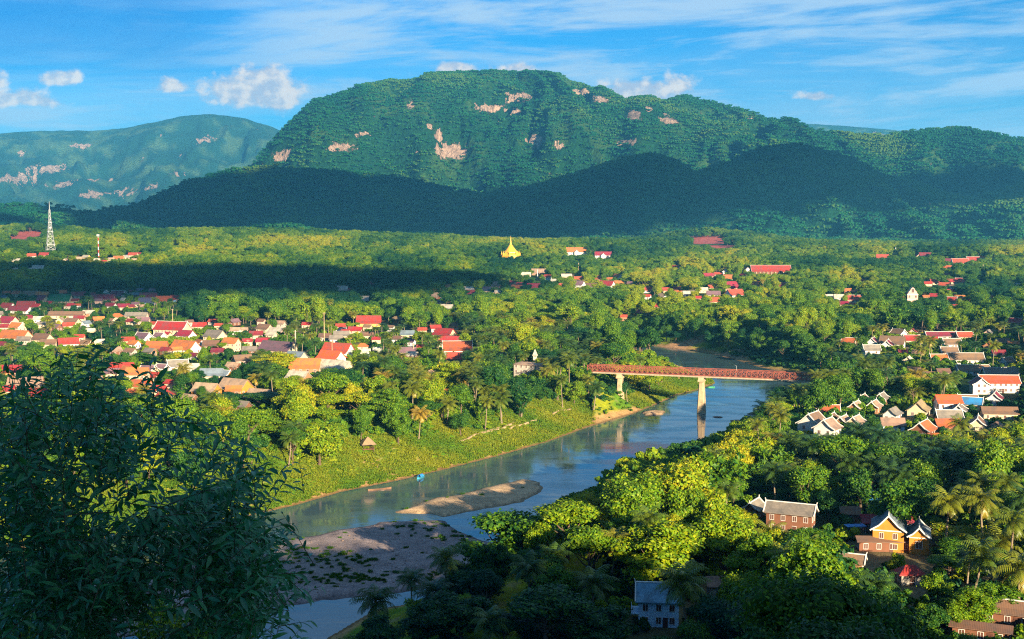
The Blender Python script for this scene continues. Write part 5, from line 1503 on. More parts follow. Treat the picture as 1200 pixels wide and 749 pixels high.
_src = {}
def src(me):
    if me.name not in _src:
        _src[me.name] = bpy.data.objects.new('src_' + me.name, me)      # never linked to the scene: only feeds the scatter
    return _src[me.name]
def join(*ms):
    b = bpy.data.meshes.new('plant')
    import bmesh
    bm = bmesh.new()
    mats_ = []
    for me, mt in ms:
        n0 = len(bm.faces)
        bm.from_mesh(me)
        bm.faces.ensure_lookup_table()
        if mt not in mats_:
            mats_.append(mt)
        for f in bm.faces[n0:]:
            f.material_index = mats_.index(mt)
    bm.to_mesh(b); bm.free()
    for mt in mats_:
        b.materials.append(mt)
    return b
def scatter(name, P, rot, scl, tint, var, meshes, label=None, cat=None):
    n = len(P)
    me = bpy.data.meshes.new(name)
    me.vertices.add(n)
    me.vertices.foreach_set('co', np.asarray(P, np.float32).ravel())
    def att(k, t, v, f='value'):
        a = me.attributes.new(k, t, 'POINT'); a.data.foreach_set(f, v)
    rv = np.zeros((n, 3), np.float32); rv[:, 2] = rot
    att('rotv', 'FLOAT_VECTOR', rv.ravel(), 'vector')
    sv = np.asarray(scl, np.float32)
    if sv.ndim == 1:
        sv = np.repeat(sv[:, None], 3, 1)
    att('sclv', 'FLOAT_VECTOR', np.ascontiguousarray(sv).ravel(), 'vector')
    att('tint', 'FLOAT', np.asarray(tint, np.float32))
    att('pick', 'INT', np.asarray(var, np.int32))
    me.update()
    o = link(name, me)
    g = bpy.data.node_groups.new(name, 'GeometryNodeTree')
    g.interface.new_socket('Geometry', in_out='INPUT', socket_type='NodeSocketGeometry')
    g.interface.new_socket('Geometry', in_out='OUTPUT', socket_type='NodeSocketGeometry')
    N = g.nodes
    gi, go = N.new('NodeGroupInput'), N.new('NodeGroupOutput')
    gti = N.new('GeometryNodeGeometryToInstance')
    for m in reversed(meshes):
        oi = N.new('GeometryNodeObjectInfo'); oi.inputs['Object'].default_value = src(m); oi.inputs['As Instance'].default_value = False
        g.links.new(oi.outputs['Geometry'], gti.inputs[0])
    iop = N.new('GeometryNodeInstanceOnPoints')
    iop.inputs['Pick Instance'].default_value = True
    def na(k, t):
        a = N.new('GeometryNodeInputNamedAttribute'); a.data_type = t; a.inputs['Name'].default_value = k
        return a.outputs['Attribute']
    g.links.new(gi.outputs[0], iop.inputs['Points'])
    g.links.new(gti.outputs[0], iop.inputs['Instance'])
    g.links.new(na('pick', 'INT'), iop.inputs['Instance Index'])
    g.links.new(na('rotv', 'FLOAT_VECTOR'), iop.inputs['Rotation'])
    g.links.new(na('sclv', 'FLOAT_VECTOR'), iop.inputs['Scale'])
    g.links.new(iop.outputs[0], go.inputs[0])
    md = o.modifiers.new('scatter', 'NODES'); md.node_group = g
    tag(o, label, cat, kind='stuff')
    return o

# ------------------------------------------------------------------ where plants stand
def jitter_grid(y0, y1, step, umax=.46):
    """points about one step apart over the wedge the camera looks along"""
    ys = np.arange(y0, y1, step)
    X_, Y_ = [], []
    for y in ys:
        n = int(2 * umax * y / step) + 1
        x = (np.arange(n) + .5) / n * 2 * umax * y - umax * y
        X_.append(x + R.uniform(-.48, .48, n) * step); Y_.append(y + R.uniform(-.48, .48, n) * step)
    return np.concatenate(X_), np.concatenate(Y_)
PX = lambda pts: pts
# parts of the picture kept open: river, bars and the grassy bank
CLEAR = [(735, 399), (800, 402), (850, 411), (885, 425), (945, 434), (946, 448), (905, 452), (893, 468), (868, 486), (850, 505), (820, 522), (795, 537), (758, 549), (700, 566), (650, 586),
         (620, 598), (560, 606), (545, 612), (552, 640), (545, 660), (520, 645), (500, 660), (480, 690), (440, 693), (400, 712), (430, 735), (345, 760), (330, 760), (330, 700), (330, 640),
         (345, 585), (390, 560), (405, 545), (430, 526), (470, 528), (500, 530), (540, 518), (580, 506), (620, 497), (680, 482), (715, 470), (760, 452), (782, 440), (790, 430), (740, 411)]
BUSHY = [(345, 592), (345, 530), (400, 505), (450, 498), (500, 505), (560, 488), (620, 475), (680, 462), (720, 452), (770, 445), (780, 470), (740, 485), (693, 499), (640, 518), (580, 535), (520, 550), (470, 562), (400, 576)]
TOWN = [(-20, 338), (210, 338), (225, 375), (300, 372), (420, 368), (470, 372), (545, 385), (545, 420), (500, 440), (400, 440), (330, 470), (200, 470), (60, 480), (-20, 480)]
TOWN2 = [(1010, 380), (1210, 372), (1210, 500), (1150, 500), (1040, 515), (990, 500), (925, 500), (950, 470), (1000, 450)]
PALMY = [(420, 378), (560, 372), (700, 380), (700, 470), (640, 480), (480, 500), (440, 440)]
PALMY3 = [(430, 640), (780, 640), (780, 760), (400, 760)]
PALMY2 = [(880, 440), (1000, 400), (1200, 375), (1200, 700), (1080, 640), (1000, 560), (900, 560)]
# mixed greens; sunlit areas painted yellower and shaded ones darker, in the tint
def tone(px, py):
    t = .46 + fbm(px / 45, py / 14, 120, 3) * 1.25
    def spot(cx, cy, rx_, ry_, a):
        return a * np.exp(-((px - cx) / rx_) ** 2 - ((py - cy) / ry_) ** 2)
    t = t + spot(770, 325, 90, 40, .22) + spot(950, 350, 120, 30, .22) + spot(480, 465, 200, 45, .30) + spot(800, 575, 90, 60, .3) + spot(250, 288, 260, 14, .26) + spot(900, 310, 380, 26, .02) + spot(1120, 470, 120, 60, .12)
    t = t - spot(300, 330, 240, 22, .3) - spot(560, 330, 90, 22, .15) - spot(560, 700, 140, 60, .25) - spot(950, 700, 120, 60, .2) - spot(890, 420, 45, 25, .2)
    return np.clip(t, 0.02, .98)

for (sx, sy, wx, wy), (q, rx_, ry_) in zip(SOIL, SOILPTS):
    FOOT.append((q[0], q[1], rx_ * .8))
    PROTECT.append((sx, wx * .6, sy - wy * .6, sy + wy * .5, q[1]))
px_prot = np.array(PROTECT, float)
feet = np.array(FOOT, float)
def screen_ok(x, y, g, H, cr, margin=.7, soft=1.0):
    """crowns that would stand in front of a roof, the bridge or the open river are left out"""
    tpx, tpy, dep = project(x, y, g + H)
    bpx, bpy_, _ = project(x, y, g + H * .25)
    hw = cr * F / dep
    ok = np.ones(len(x), bool)
    for (cx, w_, t, b, d) in px_prot:
        hit = (y < d + 3) & (np.abs(tpx - cx) < w_ + hw * margin) & (tpy < b - 1) & (bpy_ > t)
        ok &= ~hit
    for f in (0.0, .4):
        mpy = tpy + (bpy_ - tpy) * f
        for sx in (-.55, 0, .55):
            ok &= ~inside(CLEAR, tpx + hw * sx, mpy)
    h = math.tan(SUN_EL)
    ux, uy = math.sin(SUN_AZ), -math.cos(SUN_AZ)
    for (sx, sy, sz, sw) in SUNNY:         # nothing tall between these walls and the sun
        a = (x - sx) * ux + (y - sy) * uy
        l = np.abs((x - sx) * uy - (y - sy) * ux)
        ok &= ~((a > 0) & (a < 90) & (l < sw * .7 + cr * .6) & (g + H > sz + 2.0 + a * h))
    return ok
def ground_ok(x, y, cr, k=.55):
    ok = np.ones(len(x), bool)
    for (fx, fy, fr) in feet:
        ok &= (x - fx) ** 2 + (y - fy) ** 2 > (fr + cr * k) ** 2
    sd = np.full(len(x), 99.0)
    m = (y < 1250) & (np.abs(x) < 420)
    sd[m] = sdist(BED, x[m], y[m])
    return ok, sd

trees = []      # x, y, g, H, cr, kind, var, tint
def grow(x, y, H, cr, kind, var, tint=None):
    g = height(x, y)
    ok, sd = ground_ok(x, y, cr)
    ok &= sd > np.where(y < 640, np.where(x > .05 * y + 10, 2.5, 17), 10)
    k = np.nonzero(ok)[0]
    x, y, g, H, cr, kind, var = x[k], y[k], g[k], H[k], cr[k], kind[k], var[k]
    so = screen_ok(x, y, g, H, cr)
    for q, lim in ((.72, 4000), (.5, 700), (.36, 420)):   # where a tall one would stand in the way a lower one may still fit
        r2 = ~so & (y < lim) & (R.random(len(x)) < .8)
        H = np.where(r2, H * q, H); cr = np.where(r2 & (kind != 1), cr * (q + .12), cr)
        j = np.nonzero(r2)[0]
        if len(j):
            so[j] = screen_ok(x[j], y[j], g[j], H[j], cr[j])
        H = np.where(r2 & ~so, H / q, H)
    so &= H > 3
    kind = np.where((kind == 1) & (H < 7), 0, kind)
    k = np.nonzero(so)[0]
    x, y, g, H, cr, kind, var = x[k], y[k], g[k], H[k], cr[k], kind[k], var[k]
    px, py, _ = project(x, y, g + H * .7)
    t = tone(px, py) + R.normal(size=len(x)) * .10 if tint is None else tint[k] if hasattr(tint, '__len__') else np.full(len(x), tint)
    return np.c_[x, y, g, H, cr, kind, var, np.clip(t, 0, 1)]

def kinds(x, y, H):
    g = height(x, y)
    px, py, _ = project(x, y, g + H * .6)
    n = len(x)
    u = R.random(n)
    pp = np.where(inside(PALMY, px, py), .62, np.where(inside(PALMY2, px, py), .66, np.where(inside(PALMY3, px, py), .42, np.where(inside(TOWN, px, py), .25, np.where(y < 900, .16, .02)))))
    pb = np.where(y < 1100, .10, .02)
    kind = np.where(u < pp, 1, np.where(u < pp + pb, 2, 0))
    return kind, px, py
# near zone
x, y = jitter_grid(228, 640, 8.4)
H = R.uniform(9, 17, len(x)) * np.where(R.random(len(x)) < .22, 1.35, 1.0)
kind, px, py = kinds(x, y, H)
H = np.where(kind == 1, R.uniform(11, 18, len(x)), H)
cr = np.where(kind == 1, R.uniform(5.0, 6.8, len(x)), H * R.uniform(.36, .52, len(x)))
T1 = grow(x, y, H, cr, kind, R.integers(0, 60, len(x)))
x, y = jitter_grid(640, 1150, 9.5)
H = R.uniform(8, 16, len(x)) * np.where(R.random(len(x)) < .15, 1.4, 1.0)
kind, px, py = kinds(x, y, H)
tw = inside(TOWN, px, py) | inside(TOWN2, px, py)
keep = R.random(len(x)) < np.where(tw, .68, 1.0)
H = np.where(tw & (kind != 1), H * .55, np.where(kind == 1, R.uniform(10, 15, len(x)), H))
cr = np.where(kind == 1, R.uniform(4.2, 5.6, len(x)), H * R.uniform(.38, .55, len(x)))
T2 = grow(x[keep], y[keep], H[keep], cr[keep], kind[keep], R.integers(0, 60, len(x))[keep])
x, y = jitter_grid(1150, 1900, 10.5)
H = R.uniform(9, 17, len(x)); kind, px, py = kinds(x, y, H)
tw = inside(TOWN, px, py)
keep = R.random(len(x)) < np.where(tw, .6, 1.0)
H = np.where(tw, H * .6, H)
cr = np.where(kind == 1, 4.0, H * R.uniform(.4, .55, len(x)))
T3 = grow(x[keep], y[keep], H[keep], cr[keep], kind[keep], R.integers(0, 60, len(x))[keep])
x, y = jitter_grid(1900, 3250, 12.5)
H = R.uniform(9, 18, len(x)); cr = H * R.uniform(.42, .6, len(x))
T4 = grow(x, y, H, cr, np.zeros(len(x), int), R.integers(0, 60, len(x)))

# trees placed by eye: crown top in the photograph, height, crown radius, kind, tint
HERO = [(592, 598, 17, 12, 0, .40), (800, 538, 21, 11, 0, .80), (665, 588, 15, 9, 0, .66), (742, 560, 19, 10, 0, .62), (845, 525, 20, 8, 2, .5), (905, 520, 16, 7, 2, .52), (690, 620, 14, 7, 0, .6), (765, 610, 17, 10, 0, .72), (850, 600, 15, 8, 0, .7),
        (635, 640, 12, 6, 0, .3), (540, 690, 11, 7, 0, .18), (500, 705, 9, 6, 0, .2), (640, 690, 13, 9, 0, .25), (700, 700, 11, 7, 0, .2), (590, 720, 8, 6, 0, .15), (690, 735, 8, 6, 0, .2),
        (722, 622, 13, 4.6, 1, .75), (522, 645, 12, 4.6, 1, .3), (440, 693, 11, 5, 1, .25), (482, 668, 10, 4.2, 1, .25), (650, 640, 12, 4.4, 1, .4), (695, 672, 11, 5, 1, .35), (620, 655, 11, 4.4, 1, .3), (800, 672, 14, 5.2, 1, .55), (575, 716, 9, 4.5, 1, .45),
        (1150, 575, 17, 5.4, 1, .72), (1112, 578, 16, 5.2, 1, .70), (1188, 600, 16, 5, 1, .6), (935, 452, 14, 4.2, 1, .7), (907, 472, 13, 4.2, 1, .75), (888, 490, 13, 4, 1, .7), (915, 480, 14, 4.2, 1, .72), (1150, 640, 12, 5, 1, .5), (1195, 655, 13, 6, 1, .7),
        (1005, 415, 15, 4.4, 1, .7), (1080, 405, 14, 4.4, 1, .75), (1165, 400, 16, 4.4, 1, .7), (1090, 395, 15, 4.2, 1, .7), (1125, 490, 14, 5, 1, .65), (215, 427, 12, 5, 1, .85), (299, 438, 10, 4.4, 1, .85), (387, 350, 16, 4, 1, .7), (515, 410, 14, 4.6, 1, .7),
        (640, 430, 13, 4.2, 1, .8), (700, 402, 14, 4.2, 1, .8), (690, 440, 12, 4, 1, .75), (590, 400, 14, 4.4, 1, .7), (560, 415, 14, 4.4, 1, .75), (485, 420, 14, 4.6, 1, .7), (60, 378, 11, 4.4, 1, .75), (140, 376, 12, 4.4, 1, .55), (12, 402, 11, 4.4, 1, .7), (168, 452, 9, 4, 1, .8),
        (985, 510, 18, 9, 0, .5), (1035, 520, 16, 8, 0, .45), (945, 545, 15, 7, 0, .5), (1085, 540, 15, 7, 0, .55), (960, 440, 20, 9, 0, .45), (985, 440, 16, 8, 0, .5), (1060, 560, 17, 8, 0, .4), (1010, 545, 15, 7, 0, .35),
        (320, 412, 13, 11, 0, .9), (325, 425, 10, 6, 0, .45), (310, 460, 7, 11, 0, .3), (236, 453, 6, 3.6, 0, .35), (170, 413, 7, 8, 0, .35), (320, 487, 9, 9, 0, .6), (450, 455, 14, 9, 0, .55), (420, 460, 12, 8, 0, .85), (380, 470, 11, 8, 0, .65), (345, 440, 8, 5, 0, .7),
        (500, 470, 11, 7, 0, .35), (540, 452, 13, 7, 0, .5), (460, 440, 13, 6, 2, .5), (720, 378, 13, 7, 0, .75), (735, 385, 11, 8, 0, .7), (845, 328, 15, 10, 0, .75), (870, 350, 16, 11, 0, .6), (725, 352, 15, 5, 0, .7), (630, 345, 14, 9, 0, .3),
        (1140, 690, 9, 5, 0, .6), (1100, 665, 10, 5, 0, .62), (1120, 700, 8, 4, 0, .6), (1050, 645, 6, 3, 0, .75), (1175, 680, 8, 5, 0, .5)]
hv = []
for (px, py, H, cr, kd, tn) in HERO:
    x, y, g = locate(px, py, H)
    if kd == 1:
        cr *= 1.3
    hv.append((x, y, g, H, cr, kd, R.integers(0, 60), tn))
hv = np.array(hv)
def near_hero(T):
    ok = np.ones(len(T), bool)
    for h in hv:
        ok &= (T[:, 0] - h[0]) ** 2 + (T[:, 1] - h[1]) ** 2 > (.72 * (h[4] + T[:, 4] * .6)) ** 2
    # and none standing right in front of a placed crown
    hx_, hy_, hd = project(hv[:, 0], hv[:, 1], hv[:, 2] + hv[:, 3] * .8)
    tx_, ty_, td = project(T[:, 0], T[:, 1], T[:, 2] + T[:, 3] * .9)
    for a, b, d, h in zip(hx_, hy_, hd, hv):
        w_ = h[4] * F / d
        ok &= ~((T[:, 1] < h[1]) & (np.abs(tx_ - a) < w_ * .6 + T[:, 4] * F / td * .3) & (ty_ < b + w_ * .3) & (T[:, 1] > h[1] - 120))
    return T[ok]
ALL = np.concatenate([hv, near_hero(np.concatenate([T1, T2])), T3, T4])
dep = project(ALL[:, 0], ALL[:, 1], ALL[:, 2])[2]
apx, apy, _ = project(ALL[:, 0], ALL[:, 1], ALL[:, 2] + ALL[:, 3] * .75)
size = ALL[:, 4] * F / dep
seen = (apx > -8) & (apx < 1208) & (apy < 752)
SEL = np.zeros(len(ALL), bool)
for kd, lim in ((0, 296), (1, 240), (2, 60)):
    c = np.nonzero((ALL[:, 5] == kd) & seen)[0]
    c = c[np.argsort(-size[c] - (c < len(hv)) * 1000)][:lim]
    SEL[c] = True
def plant_parts(kd, var, H, cr):
    if kd == 0:
        cm, tm = BROAD[var % len(BROAD)]
        return 'broadleaf_tree', [('crown', cm, None), ('trunk', tm, None)], (cr / 5.2, cr / 5.2, H / 12.0)
    if kd == 1:
        cm, tm, nm = PALMS[var % len(PALMS)]
        return 'coconut_palm', [('crown', cm, (0, 0, PH)), ('trunk', tm, None), ('coconuts', nm, (0, 0, PH))], (cr / 4.6, cr / 4.6, H / (PH + 2.6))
    cm, tm = BAMBOO[var % 2]
    return 'bamboo_clump', [('crown', cm, None), ('stems', tm, None)], (cr / 5.0, cr / 5.0, H / 12.0)
for k in np.nonzero(SEL)[0]:
    x, y, g, H, cr, kd, var, tn = ALL[k]
    nm, parts, sc = plant_parts(int(kd), int(var), H, cr)
    if kd == 1:       # keep fronds undistorted: only the trunk takes up the height
        q = cr / 4.6
        sc = (q, q, q)
    t = thing(nm, (x, y, g - .2), R.uniform(0, 6.28), scl=tuple(float(q) for q in sc))
    for pn, pm_, loc in parts:
        o = link(pn, pm_, t, loc)
        o['tint'] = float(tn)
        if kd == 1:
            hh = (H - 2.2) / sc[2]
            if pn == 'trunk':
                o.scale = (1, 1, hh / PH)
            else:
                o.location = (0, 0, hh)
    LABELLED.append((t, {0: 'tree', 1: 'palm', 2: 'bamboo'}[int(kd)], float(apx[k]), float(apy[k]), ('', float(tn), float(H), float(cr))))
rest = ALL[~SEL]
bm_ = [join((c, M['leaf']), (t, M['bark'])) for c, t in BROAD] + [join((c, M['leaf']), (t, M['palm_bark'])) for c, t in BAMBOO]
k = rest[:, 5] != 1
T = rest[k]
v = np.where(T[:, 5] == 2, len(BROAD) + T[:, 6] % 2, T[:, 6] % len(BROAD)).astype(int)
scatter('woodland', T[:, :3] - np.array([0, 0, .3]), R.uniform(0, 6.28, len(T)), np.c_[T[:, 4] / 5.2, T[:, 4] / 5.2, T[:, 3] / 12.0], T[:, 7], v, bm_)
T = rest[~k]
def lift(me, z):
    c = me.copy(); c.transform(Matrix.Translation((0, 0, z))); return c
pm_ = [join((lift(c, PH), M['frond']), (t, M['palm_bark'])) for c, t, q in PALMS]
scatter('palm_grove', T[:, :3] - np.array([0, 0, .3]), R.uniform(0, 6.28, len(T)), np.c_[T[:, 4] / 4.6, T[:, 4] / 4.6, T[:, 3] / (PH + 2.6)], T[:, 7], (T[:, 6] % 4).astype(int), pm_)

# undergrowth on the far bank, between the trees, on the gravel and down the camera hill
x, y = jitter_grid(380, 760, 2.6, .40)
sd = sdist(BED, x, y)
g = height(x, y); bpx, bpy_, _ = project(x, y, g + 1)
m = (sd > 1.5) & (sd < 60)
dens = smooth((fbm(x / 16, y / 16, 131, 3) + .16 + np.clip((sd - 26) / 30, -.25, .6)) * 4)
dens = np.where((x > .05 * y + 10) & (y < 640), 1.2, dens)
m &= R.random(len(x)) < dens * np.where((x > .05 * y + 10) & (y < 640), .5, .34)
x, y, g, sd = x[m], y[m], g[m], sd[m]
s = R.uniform(.35, 1.0, len(x)) * (.6 + .9 * smooth((sd - 6) / 26)) * np.where(R.random(len(x)) < .12, 1.6, 1)
scatter('bank_bushes', np.c_[x, y, g - .1], R.uniform(0, 6.28, len(x)), s, np.clip(.52 + fbm(x / 20, y / 20, 133, 3) * .9 + R.normal(size=len(x)) * .08, 0, 1), R.integers(0, 3, len(x)), BUSH)
x, y = jitter_grid(380, 760, 1.25, .40)
sd = sdist(BED, x, y)
m = (sd > 1.2) & (sd < 58) & ((x < .05 * y + 10) | (y > 640)) & (R.random(len(x)) < .75)
x, y = x[m], y[m]; g = height(x, y)
scatter('bank_grass', np.c_[x, y, g - .05], R.uniform(0, 6.28, len(x)), R.uniform(.4, .95, len(x)), np.clip(.68 + fbm(x / 15, y / 15, 135, 4) * 1.1, 0, 1), R.integers(0, 3, len(x)), GRASS)
x, y = jitter_grid(300, 470, .85, .30)
ok = inside(GRAVEL, x, y) | inside(MUD, x, y) | (inside(SANDBAR, x, y) & (R.random(len(x)) < .05))
pn = fbm(x / 26, y / 9, 87, 4) + .02
m = ok & (R.random(len(x)) < np.where(inside(MUD, x, y), .5, np.where(pn > .06, .11, np.where(pn > -.03, .03, .006))))
x, y = x[m], y[m]; g = height(x, y)
k = g > .15
x, y, g = x[k], y[k], g[k]
scatter('gravel_weeds', np.c_[x, y, g - .05], R.uniform(0, 6.28, len(x)), np.c_[R.uniform(.2, .55, len(x)), R.uniform(.2, .55, len(x)), R.uniform(.2, .75, len(x))], R.uniform(.0, .35, len(x)), R.integers(0, 3, len(x)), GRASS)
_st = []
for k in range(3):
    r = np.random.default_rng(660 + k)
    iv, fi = ICO1
    _st.append(mesh_np('stone', iv * np.array([1, .8, .5]) * (1 + .15 * r.normal(size=(len(iv), 1))), fi, [M['rock']], smooth_=True))
x, y = jitter_grid(300, 480, 1.1, .30)
ok = inside(GRAVEL, x, y) | (inside(SANDBAR, x, y) & (R.random(len(x)) < .12))
ok &= R.random(len(x)) < .10 + .5 * smooth(fbm(x / 30, y / 12, 151, 3) * 5)
x, y = x[ok], y[ok]; g = height(x, y); k = g > .05
scatter('gravel_stones', np.c_[x, y, g][k], R.uniform(0, 6.28, k.sum()), R.uniform(.10, .26, k.sum()) * np.where(R.random(k.sum()) < .06, 2.0, 1), np.zeros(k.sum()), R.integers(0, 3, k.sum()), _st)
x, y = jitter_grid(228, 900, 4.6)
g = height(x, y); px, py, _ = project(x, y, g + 2)
ok, sd = ground_ok(x, y, 1.5, 1.0)
m = ok & (sd > np.where((y < 640) & (x < .05 * y + 10), 50, 4)) & ~inside(CLEAR, px, py) & (R.random(len(x)) < np.where(inside(TOWN, px, py), .35, .8))
x, y, g = x[m], y[m], g[m]
m = screen_ok(x, y, g, np.full(len(x), 3.0), np.full(len(x), 2.0))
x, y, g, px, py = x[m], y[m], g[m], px[0:0], py[0:0]
px, py, _ = project(x, y, g + 2)
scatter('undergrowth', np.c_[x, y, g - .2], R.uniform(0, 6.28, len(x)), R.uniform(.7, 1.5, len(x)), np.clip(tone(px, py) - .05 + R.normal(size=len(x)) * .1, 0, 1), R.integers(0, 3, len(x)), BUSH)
# camera hill: low bushes below the sight line, taller woods on the crest behind
x, y = jitter_grid(16, 262, 4.5, 1.3)
m = R.random(len(x)) < .55
x, y = x[m], y[m]; g = height(x, y)
scatter('hillside_bushes', np.c_[x, y, g - .3], R.uniform(0, 6.28, len(x)), R.uniform(.5, .9, len(x)), R.uniform(.1, .45, len(x)), R.integers(0, 3, len(x)), BUSH)
x = R.uniform(-160, 330, 1100); y = R.uniform(-150, 20, 1100)
m = (np.hypot(x, y) > 14) & ~((y > -6) & (x < 60))
x, y = x[m], y[m]; g = height(x, y)
m = g > 22
x, y, g = x[m], y[m], g[m]
scatter('hilltop_woods', np.c_[x, y, g - .3], R.uniform(0, 6.28, len(x)), R.uniform(.45, .85, len(x)), R.uniform(.1, .6, len(x)), R.integers(0, 6, len(x)), bm_[:6])
# slopes of the ranges
x, y = jitter_grid(3230, 5300, 25)
g = height(x, y)
px, py, _ = project(x, y, g)
def bare(x, y, g):
    r = np.zeros(len(x), bool)
    for q, hw_, hh_ in CL:
        r |= (np.abs(x - q[0]) < hw_ * 1.0) & (np.abs(g - q[2]) < hh_ * 1.0) & (np.abs(y - q[1]) < 400)
    return r
sl = np.zeros(len(x), bool)
for q, rx_, ry_ in SOILPTS:
    sl |= ((x - q[0]) / rx_) ** 2 + ((y - q[1]) / ry_) ** 2 < 1.1
m = ~sl
x, y, g = x[m], y[m], g[m]
P1 = np.c_[x, y, g - 3]
x, y = jitter_grid(5300, 7500, 26)
g = height(x, y)
m = ~bare(x, y, g) | (R.random(len(x)) < .12)
P2 = np.c_[x, y, g - 3][m]
P = np.concatenate([P1, P2])
tn = np.clip(.42 + fbm(P[:, 0] / 330, P[:, 1] / 330, 141, 4) * 1.9 + R.normal(size=len(P)) * .07, 0, 1)
scatter('mountain_forest', P, R.uniform(0, 6.28, len(P)), np.c_[R.uniform(.9, 1.3, len(P)), R.uniform(.9, 1.3, len(P)), R.uniform(.7, 1.15, len(P))] * .95, tn, R.integers(0, 5, len(P)), CLUMP)
print('TREES', len(ALL), SEL.sum(), 'rest', len(rest), 'mountain', len(P))
# ------------------------------------------------------------------ the dark tree close to the camera, lower left
def near_tree():
    r = np.random.default_rng(77)
    OUT = [(-40, 410), (30, 415), (70, 408), (100, 385), (132, 380), (155, 408), (190, 410), (218, 438), (252, 455), (290, 480), (320, 486), (348, 500), (352, 545), (335, 580), (358, 625), (365, 665), (385, 700), (390, 765), (-60, 765)]
    base = np.array([-2.9, 7.9, hz(-2.9, 7.9) - .1])
    br = MB()
    V, N, S, D, U = [], [], [], [], []
    # main stems fan out of the slope, boughs leave the stems, twigs leave the boughs
    stems = []
    for k, (px, py, y) in enumerate([(118, 440, 7.8), (40, 500, 7.2), (180, 470, 7.5), (250, 520, 7.4), (315, 550, 7.7), (330, 640, 7.2), (345, 735, 6.9), (90, 560, 6.7), (200, 600, 6.8), (0, 620, 6.8), (260, 690, 6.8), (130, 690, 6.5), (-30, 480, 7.6)]):
        tip = at_y(px, py, y)
        m1 = base + (tip - base) * .35 + np.array([0, 0, .18]) + r.normal(size=3) * .05
        m2 = base + (tip - base) * .7 + np.array([0, 0, .16]) + r.normal(size=3) * .05
        pts = [base, m1, m2, tip]
        P = [base + 0 * tip]
        for f in np.linspace(0, 1, 9)[1:]:
            a = (1 - f) ** 3 * pts[0] + 3 * f * (1 - f) ** 2 * pts[1] + 3 * f * f * (1 - f) * pts[2] + f ** 3 * pts[3]
            P.append(a)
        stems.append(P)
        br.tube(P[:7], [.018 * (1 - .85 * i / 8) + .003 for i in range(7)], 6)
    allp = np.array([p for P in stems for p in P[2:7]])
    # twig tips spread evenly through the crown's outline
    cand = []
    while len(cand) < 9000:
        px, py = r.uniform(-60, 392), r.uniform(376, 770)
        if inside(OUT, np.array([px]), np.array([py]))[0]:
            cand.append((px, py))
    cand = np.array(cand)
    edge = -sdist(OUT, cand[:, 0], cand[:, 1])
    den = np.clip(edge / 75, .12, 1) * np.clip((cand[:, 1] - 380) / 190 - cand[:, 0] / 900 + .22, .16, 1)
    gap = fbm(cand[:, 0] / 60, cand[:, 1] / 44, 171, 3) + .5
    den *= np.clip((gap - .38) * 5, .05, 1)
    den = np.maximum(den, .42 * np.exp(-((cand[:, 0] - 95) / 90) ** 2 - ((cand[:, 1] - 430) / 50) ** 2))
    den = np.maximum(den, .5 * np.exp(-((cand[:, 0] - 122) / 20) ** 2 - ((cand[:, 1] - 400) / 26) ** 2))
    chosen = []
    grid = {}
    for (px, py), dn in zip(cand, den):
        if r.random() > dn:
            continue
        chosen.append((px, py))
        if len(chosen) >= 1180:
            break
    for (px, py) in chosen:
        y = r.uniform(6.5, 8.7)
        tip = at_y(px, py, y)
        cen = at_y(110, 640, 7.6)
        d = tip - cen
        d = d / (np.linalg.norm(d) + .3) * .8 + np.array([0, 0, .45]) + r.normal(size=3) * .42
        d /= np.linalg.norm(d)
        L_ = r.uniform(.20, .42)
        o0 = tip - d * L_ + np.array([0, 0, -.03])
        if r.random() < .55:
            q = allp[np.argmin(((allp - o0) ** 2).sum(1) + r.uniform(0, .12, len(allp)))]
            mid_ = (q + o0) / 2 + np.array([0, 0, .05])
            if np.linalg.norm(q - o0) < .5:
                br.tube([q, mid_, o0], [.0045, .0035, .0025], 4)
        tw = [o0, o0 + d * L_ * .5 + np.array([0, 0, .02]), tip]
        br.tube(tw, [.0025, .002, .001], 4)
        nl = int(L_ * 38)
        side = np.cross(d, [0.2, -.3, 1.0]); side /= np.linalg.norm(side) + 1e-6
        for i in range(nl):
            f = (i + .5) / nl
            p = o0 + (tip - o0) * f
            s = 1 if i % 2 else -1
            a = d * r.uniform(.4, 1.0) + side * s * r.uniform(.5, 1.0) + np.array([0, 0, -r.uniform(.0, .75)]) + r.normal(size=3) * .2
            a /= np.linalg.norm(a)
            V.append(p); D.append(a); S.append(r.uniform(.055, .108) * (1.0 - .35 * (f > .9)))
            U.append(np.array([0, -.2, 1.0]) + r.normal(size=3) * .5)
    P, D, S, U = np.array(V), np.array(D), np.array(S), np.array(U)
    B = np.cross(D, U); B /= np.linalg.norm(B, axis=1, keepdims=True)
    Nn = np.cross(B, D)
    s = S[:, None]
    rows = []
    for (f, wd, sag) in ((0, .012, 0), (.22, .12, .0), (.5, .15, -.03), (.78, .10, -.10), (1.0, .004, -.20)):
        c = P + D * s * f + Nn * s * sag
        rows += [c - B * s * wd + Nn * s * wd * .35, c, c + B * s * wd + Nn * s * wd * .35]
    n = len(P)
    VV = np.stack(rows, 1).reshape(-1, 3)
    i = np.arange(n)[:, None] * 15
    Fc = []
    for k in range(4):
        Fc += [i + np.array([[k * 3, k * 3 + 1, k * 3 + 4, k * 3 + 3]]), i + np.array([[k * 3 + 1, k * 3 + 2, k * 3 + 5, k * 3 + 4]])]
    lf = np.repeat(r.random(n), 15)
    t = thing('broadleaf_tree', tuple(base), 0, 'dark leafy tree close by with drooping narrow leaves, against the red roofs', 'tree')
    M4 = -base
    lm = mesh_np('leaves', VV + M4, np.concatenate(Fc), [M['near_leaf']], smooth_=True, attrs={'leaf': lf})
    o = link('leaves', lm, t); o['tint'] = .45
